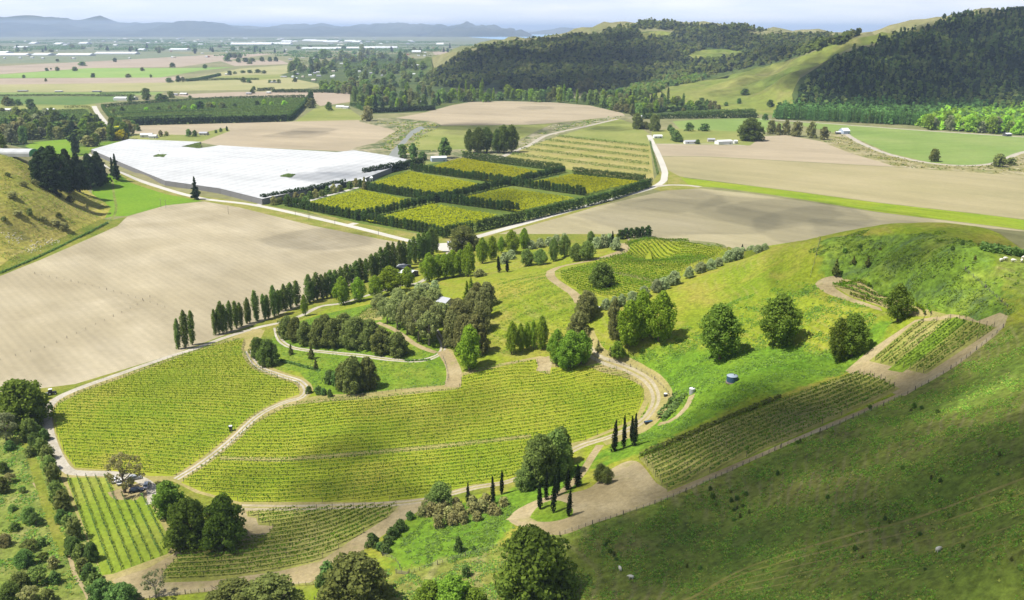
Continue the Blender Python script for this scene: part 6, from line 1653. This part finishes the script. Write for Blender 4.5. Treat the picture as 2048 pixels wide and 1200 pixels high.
house(737, 362, 14, 8, 3.5, 'white_paint', 'roof_white', 'white shed behind the pointed conifer in the orchard', Z_(20), .3, name='shed', cat='shed', windows=0)
shed(877, 322, 30, 12, 4.5, 'roof_blue', 'roof_white', 'long pale shed behind the netting hedge by the stream', Z_(14))
AG = 'farm buildings'
for a in [(1315,276,17,8,3,'white_paint','roof_white','white house at the end of the long farm road',.4,True),(1381,287,26,9,3,'white_paint','roof_grey','white farmhouse with dark roof beside the bare field',.35,True),(1422,283,14,8,3.2,'wall_cream','roof_grey','small farm shed behind the long white shed',.3,False),(1447,288,31,12,4.2,'white_paint','roof_white','long white farm shed beside the pink bare field',.22,False),(1470,287,7,6,3.5,'white_paint','roof_white','small white hut right of the long white shed',.4,False),
          (1281,236,8,7,3.5,'white_paint','roof_white','white hut at the road end below the wood',.3,False),(1688,267,14,14,4.5,'roof_blue','roof_white','round roofed pale barn at the end of the river track',.5,False),(1676,268,9,8,3,'wall_dark','roof_white','low open shed left of the pale barn',.15,False),(2014,272,12,8,3.2,'wall_dark','roof_white','small hut before the spring green wood',.3,False),
          (294,274,22,12,3.6,'white_paint','roof_white','white farm building behind the netting',.3,True),(307,276,14,10,3.2,'white_paint','roof_white','second white farm building behind the netting',.3,False),(181,291,15,9,3,'wall_dark','roof_grey','dark shed beside the farm road left of the netting',.3,False),(408,270,16,9,3,'wall_cream','roof_grey','grey house among garden trees behind the netting',.35,True),
          (100,222,18,10,3,'wall_cream','roof_white','white roofed house left of the small orchard',.35,True),(16,222,16,9,3,'wall_cream','roof_white','white roofed house at the far left',.35,True),(252,200,40,26,4.5,'white_paint','roof_white','long white packing shed beside the farm road',.18,False),(368,190,14,10,3,'wall_cream','roof_white','farmhouse in trees beyond the packing shed',.35,True),(352,191,8,8,3,'wall_cream','roof_grey','grey house in trees beyond the packing shed',.35,True),
          (498,189,10,8,3,'wall_cream','roof_grey','little house at the short green hedge',.4,True),(538,187,8,8,3,'wall_cream','roof_white','little white roofed house at the long green hedge',.35,True),(681,216,16,11,3.2,'white_paint','roof_white','white shed at the lawn beside the slanting hedge',.3,False),(692,217,12,10,3,'white_paint','roof_white','second white shed at the slanting hedge',.3,False),(746,200,12,9,3,'wall_cream','roof_white','white roofed house among the belt trees',.35,True),(843,206,16,10,3.2,'wall_cream','roof_white','house with pale roof before the river belt',.35,True),
          (551,166,20,10,3.2,'wall_cream','roof_white','pale farmhouse on the open pale field',.3,True),(455,150,9,8,3,'wall_cream','roof_white','tiny pale house beside round trees on the plain',.35,True),(568,155,12,9,3,'wall_cream','roof_grey','house at the edge of the leafy settlement',.35,True),(640,146,14,9,3,'wall_cream','roof_white','white roof within the leafy settlement',.35,True),(832,132,18,11,3.4,'white_paint','roof_white','white shed below the nose of the dark hill',.3,False),(846,131,10,10,3,'white_paint','roof_white','second white shed below the nose of the dark hill',.3,False),(1388,214,7,8,3,'white_paint','roof_white','white house at the foot of the grass spur',.35,True),(1412,217,6,8,3,'white_paint','roof_white','second white house at the foot of the grass spur',.35,True),(1371,212,5,7,3,'wall_cream','roof_white','tiny house left of the spur houses',.35,True),
          (46,183,18,9,2.2,'wall_dark','roof_grey','long low dark shelter at the left of three in the pasture strip',.15,False),(118,184,14,9,2.2,'wall_dark','roof_white','low pale shelter in the middle of three in the pasture strip',.15,False),(194,184,16,9,2.2,'wall_dark','roof_grey','low dark shelter at the right of three in the pasture strip',.15,False)]:
    x, y, w, d, h, wl, rf, lab, pt, win = a
    house(x, y, w, d, h, wl, rf, lab, Z_(random.uniform(-12, 16)), pt, AG, 'farm_building' if not win else 'house', 'building' if not win else 'house', 2 if win else 0)
# tunnel greenhouse at the left
def tunnel(p, L, W, H, rz, label):
    root = empty('greenhouse', tuple(p), rz); tag(root, label, 'greenhouse')
    prof = [(W / 2 * math.cos(t), H * (.45 + .55 * math.sin(t))) for t in np.linspace(0, math.pi, 9)]
    prof = [(W / 2, 0)] + prof + [(-W / 2, 0)]
    b = MB(); b.prism(prof, -L / 2, L / 2); b.build('cover', M['net'], root)
    e = MB(); e.prism([(y * .97, z * .97) for y, z in prof], L / 2, L / 2 + .3); e.build('end_panel', M['green_sheet'], root)
tunnel(gp(15, 311), 52, 15, 6.5, Z_(-4), 'long white greenhouse with a green end behind the left hill')
# far glasshouses and town blocks, each its own object
def block(px, py, wpx, dm, h, mat, label, group, name, cat):
    x, y = at_z(px, py, 0.0); L = wpx * depth(x, y, 0) / F
    b = MB(); b.box(0, 0, h / 2, L, dm, h); b.prism([(-dm / 2, h), (dm / 2, h), (0, h + dm * .08 + .8)], -L / 2, L / 2)
    o = b.build(name, M[mat]); o.location = (float(x), float(y), 0); o.rotation_euler = (0, 0, random.uniform(-.1, .1)); tag(o, label, cat, group)
for x, y, w in [(30,111.5,60),(88,111,34),(152,111.5,66),(235,108.5,80),(10,107,20),(45,96,26),(120,89.5,14),(360,100.5,36),(505,89.5,80),(548,89,70),(640,98.5,70),(710,97.5,80),(760,96.5,70),(620,82,24),(640,83,30),(664,84.5,30),(700,83.5,20),(715,84.8,16),(575,84,20),(833,105,18),(880,90,14),(285,101,12),(170,88,16),(70,88,12)]:
    block(x, y, w, 90 if y > 95 else 160, 6, 'roof_white', 'long white glasshouse roof on the hazy plain', 'far glasshouses', 'glasshouse', 'greenhouse')
r_ = random.Random(12)
for i in range(70):
    y = r_.uniform(77, 92); x = r_.uniform(200, 800) if r_.random() < .6 else r_.uniform(-40, 900)
    if x > 830: continue
    block(x, y, r_.uniform(3, 9), 40, r_.uniform(6, 10), r_.choice(['roof_white', 'wall_cream', 'white_paint', 'roof_grey']), 'tiny pale building of the far town', 'buildings of the far town', 'town_building', 'building')
for i in range(46):
    y = r_.uniform(92, 118); x = r_.uniform(-40, 420) if r_.random() < .5 else r_.uniform(420, 900)
    block(x, y, r_.uniform(2.5, 6), 14, r_.uniform(4, 6), r_.choice(['roof_white', 'wall_cream', 'roof_white', 'roof_red']), 'tiny pale farm building on the hazy plain', 'far farm buildings of the plain', 'plain_building', 'building')
for i in range(40):
    x = r_.uniform(580, 860); y = 150 - abs(x - 720) * .1 + r_.uniform(-26, 22)
    block(x, y, r_.uniform(4, 9), 11, 4, r_.choice(['roof_white', 'wall_cream', 'roof_grey']), 'pale house roof showing between the settlement trees', 'houses of the settlement', 'settlement_house', 'house')

# ------------------------------------------------------------------ rank grass, thistles, rushes, rocks on the hills
TRACKS = [xy for n_, m_, xy in GP if n_ in ('vineyard_track', 'drive', 'mown_path', 'headland', 'bare_ground', 'dirt_track', 'fence_track', 'vineyard_ground', 'farm_road', 'stock_path', 'river_track', 'stream', 'ploughed_field', 'green_field')]
def tufts(name, region, n, size, cols, seed, lab, holes=(), zlift=.15, dens=None, sd=.8):
    r = np.random.default_rng(seed)
    q = ground(*np.array(region, float).T)[:, :2]
    x, y = r.uniform(q[:, 0].min(), q[:, 0].max(), n * 4), r.uniform(q[:, 1].min(), q[:, 1].max(), n * 4)
    ok = inside(q, x + 3.5 * lump(x, y, 26, 9), y + 3.5 * lump(x, y, 26, 10))
    k = lump(x, y, dens or 24, seed) + .6 * lump(x, y, (dens or 24) / 3, seed + 1)
    ok &= k > r.normal(.5, sd, len(x))
    x, y = x[ok][:n], y[ok][:n]; ok = np.ones(len(x), bool)
    for h in TRACKS:
        if h[:, 0].max() < x.min() or h[:, 0].min() > x.max() or h[:, 1].max() < y.min() or h[:, 1].min() > y.max(): continue
        ok &= ~inside(h, x, y)
    x, y = x[ok], y[ok]
    m = 3; x = np.repeat(x, m) + r.normal(0, size * .45, len(x) * m); y = np.repeat(y, m) + r.normal(0, size * .45, len(y) * m); z = zf(x, y)
    s = size * .62 * r.uniform(.5, 1.4, len(x))
    V, Q = quads(np.c_[x, y, z + s * zlift * 2], np.c_[r.normal(0, .7, (len(x), 2)), np.full(len(x), .7)], s * 1.25, r)
    o = mesh_obj(name, V, Q, [LM[c] for c in cols], mi=np.repeat(r.integers(0, len(cols), len(x) // m), m))
    return tag(o, lab, kind='stuff')
VH = [VP['slope'], VP['slope_end'], VP['terrace'], VP['knoll']]
tufts('rank_grass', [(1650,560),(1640,520),(1640,480),(1740,472),(1850,469),(1960,490),(1985,540),(2010,580),(2035,620),(1990,640),(1930,635),(1880,628),(1780,598),(1720,562)], 4500, .65, ['scrub', 'rank', 'rank', 'scrub', 'rank'], 1, None, VH, dens=18)
tufts('rank_grass', [(1190,722),(1260,690),(1400,640),(1560,560),(1700,590),(1780,640),(1690,740),(1500,800),(1380,850),(1290,900)], 16000, .5, ['scrub', 'rank', 'bright', 'rank'], 2, None, VH, dens=20)
tufts('rank_grass', [(1125,1075),(1300,1014),(1560,900),(1800,800),(2010,660),(2048,640),(2048,1200),(1130,1200)], 30000, .4, ['rank', 'rank', 'tuft', 'dry'], 3, None, (), dens=16)
tufts('rank_grass', [(790,1140),(830,1060),(1000,1000),(1040,1060),(1000,1100)], 5000, .5, ['scrub', 'bright', 'rank'], 4, None, (), dens=12)
tufts('rank_grass', [(0,820),(60,830),(95,860),(130,960),(180,1090),(230,1200),(0,1200)], 14000, .6, ['tuft', 'dry', 'scrub', 'rank'], 5, None, (), dens=14)
tufts('rank_grass', [(530,700),(560,660),(640,632),(740,612),(860,680),(900,722),(893,768),(700,792),(620,770)], 6000, .45, ['scrub', 'bright', 'rank'], 6, None, (), dens=10)
tufts('rank_grass', [(0,545),(80,510),(150,475),(222,438),(180,385),(90,338),(0,310)], 6000, .8, ['dry', 'dry', 'rank', 'tan'], 7, None, (), dens=30)
tufts('rank_grass', [(970,700),(1000,560),(1100,540),(1160,600),(1120,700),(1060,700)], 6000, .42, ['bright', 'rank', 'dry'], 8, None, (), dens=14)
tufts('river_scrub', [(718,244),(850,244),(880,250),(835,285),(835,330),(790,322),(760,290),(790,262)], 1500, 2.4, ['bush', 'willow', 'dry', 'tan'], 9, None, (), dens=60)
tufts('river_scrub', [(840,302),(1000,297),(1060,272),(1110,250),(1240,232),(1240,239),(1110,262),(1060,290),(1000,312)], 2600, 2.2, ['bush', 'native', 'willow', 'dry'], 10, None, (), dens=60)
tufts('river_scrub', [(1650,284),(1690,270),(1780,311),(1860,328),(2048,308),(2048,348),(1800,334)], 1800, 1.6, ['bush', 'dry', 'tan'], 11, None, (), dens=50)
tufts('rank_grass', [(700,1192),(790,1150),(1000,1100),(1120,1080),(1130,1200)], 7000, .45, ['rank', 'dry', 'scrub'], 12, None, (), dens=12)
TH = [(1462+i%7*6, 985+ (i*37)%60) for i in range(10)] + [(1740,818),(1828,816),(1822,822),(1843,818),(1875,826),(1998,912),(1995,950),(1805,938),(1862,958),(1880,965),(1655,996),(1778,1046),(1770,1040),(1710,1100),(1725,1116),(1840,1070),(1925,1096),(2022,1122),(1850,1140),(1400,1138),(1374,1136),(1555,950),(1596,886),(1600,884),(1420,980),(1425,995),(1432,1010),(1210,1092),(1220,1105),(1228,1112),(1233,1120),(1215,1085),(1950,520),(1925,490),(1940,486),(1956,492),(1905,500),(1985,505),(1760,500),(1720,495),(1690,505)]
for i, (x, y) in enumerate(TH):
    tree(x, y, 5.5 + i % 4 * 1.6, 6 + i % 3 * 2.5, 'bush', ('native', 'bush', 'tuft')[i % 3], 'small dark thistle clump or scrub bush on the open hill', 'scrub bushes on the open hill', 'scrub_bush')
LHB = [(15,352),(30,362),(48,372),(12,380),(25,395),(40,392),(60,430),(72,436),(85,440),(95,446),(110,448),(130,424),(118,436),(52,440),(140,405),(20,425),(35,428),(155,445),(120,395),(95,385),(70,370),(105,470),(128,458),(150,450),(8,440),(15,450)]
for i, (x, y) in enumerate(LHB[::2]):
    tree(x, y, 7 + i % 4 * 2, 13 + i % 3 * 5, 'bush', ('native', 'brown', 'tan')[i % 3], 'low brown scrub bush on the left hillside', 'scrub on the left hillside', 'scrub_bush')
r3 = np.random.default_rng(8)
def rocks(pts_, rad, n, seed, lab):
    r = random.Random(seed)
    V, Fc = [], []
    for k in range(n):
        x, y = r.choice(pts_); p = gp(x + r.gauss(0, rad), y + r.gauss(0, rad * .4)); s = r.uniform(.2, .6)
        w = ICO_V * (1 + .2 * r3.normal(size=(len(ICO_V), 1))) * (s, s * r.uniform(.6, 1), s * .6) + (p[0], p[1], p[2] + s * .1)
        Fc.append(ICO_F + len(ICO_V) * len(V)); V.append(w)
    tag(mesh_obj('rubble', np.concatenate(V), np.concatenate(Fc), M['rock']), lab, kind='stuff')
M['rock'] = plain_mat('rock', (.42,.39,.32), .9, noise=.25)
rocks([(70,492),(90,486),(110,484),(60,500),(30,480),(12,470)], 9, 160, 1, None)

# ------------------------------------------------------------------ the air: one even box of haze round camera and scene
hz = MB()
hz.box(0, 47300, 149, 196000, 97000, 302)
mh = bpy.data.materials.new('haze'); mh.use_nodes = True
th = mh.node_tree; th.nodes.remove(th.nodes['Principled BSDF'])
pv = th.nodes.new('ShaderNodeVolumePrincipled')
pv.inputs['Color'].default_value = (0.56, 0.72, 1.0, 1)
pv.inputs['Density'].default_value = 5.6e-5
pv.inputs['Anisotropy'].default_value = 0.0
th.links.new(pv.outputs[0], th.nodes['Material Output'].inputs['Volume'])
tag(hz.build('haze', mh), kind='stuff')
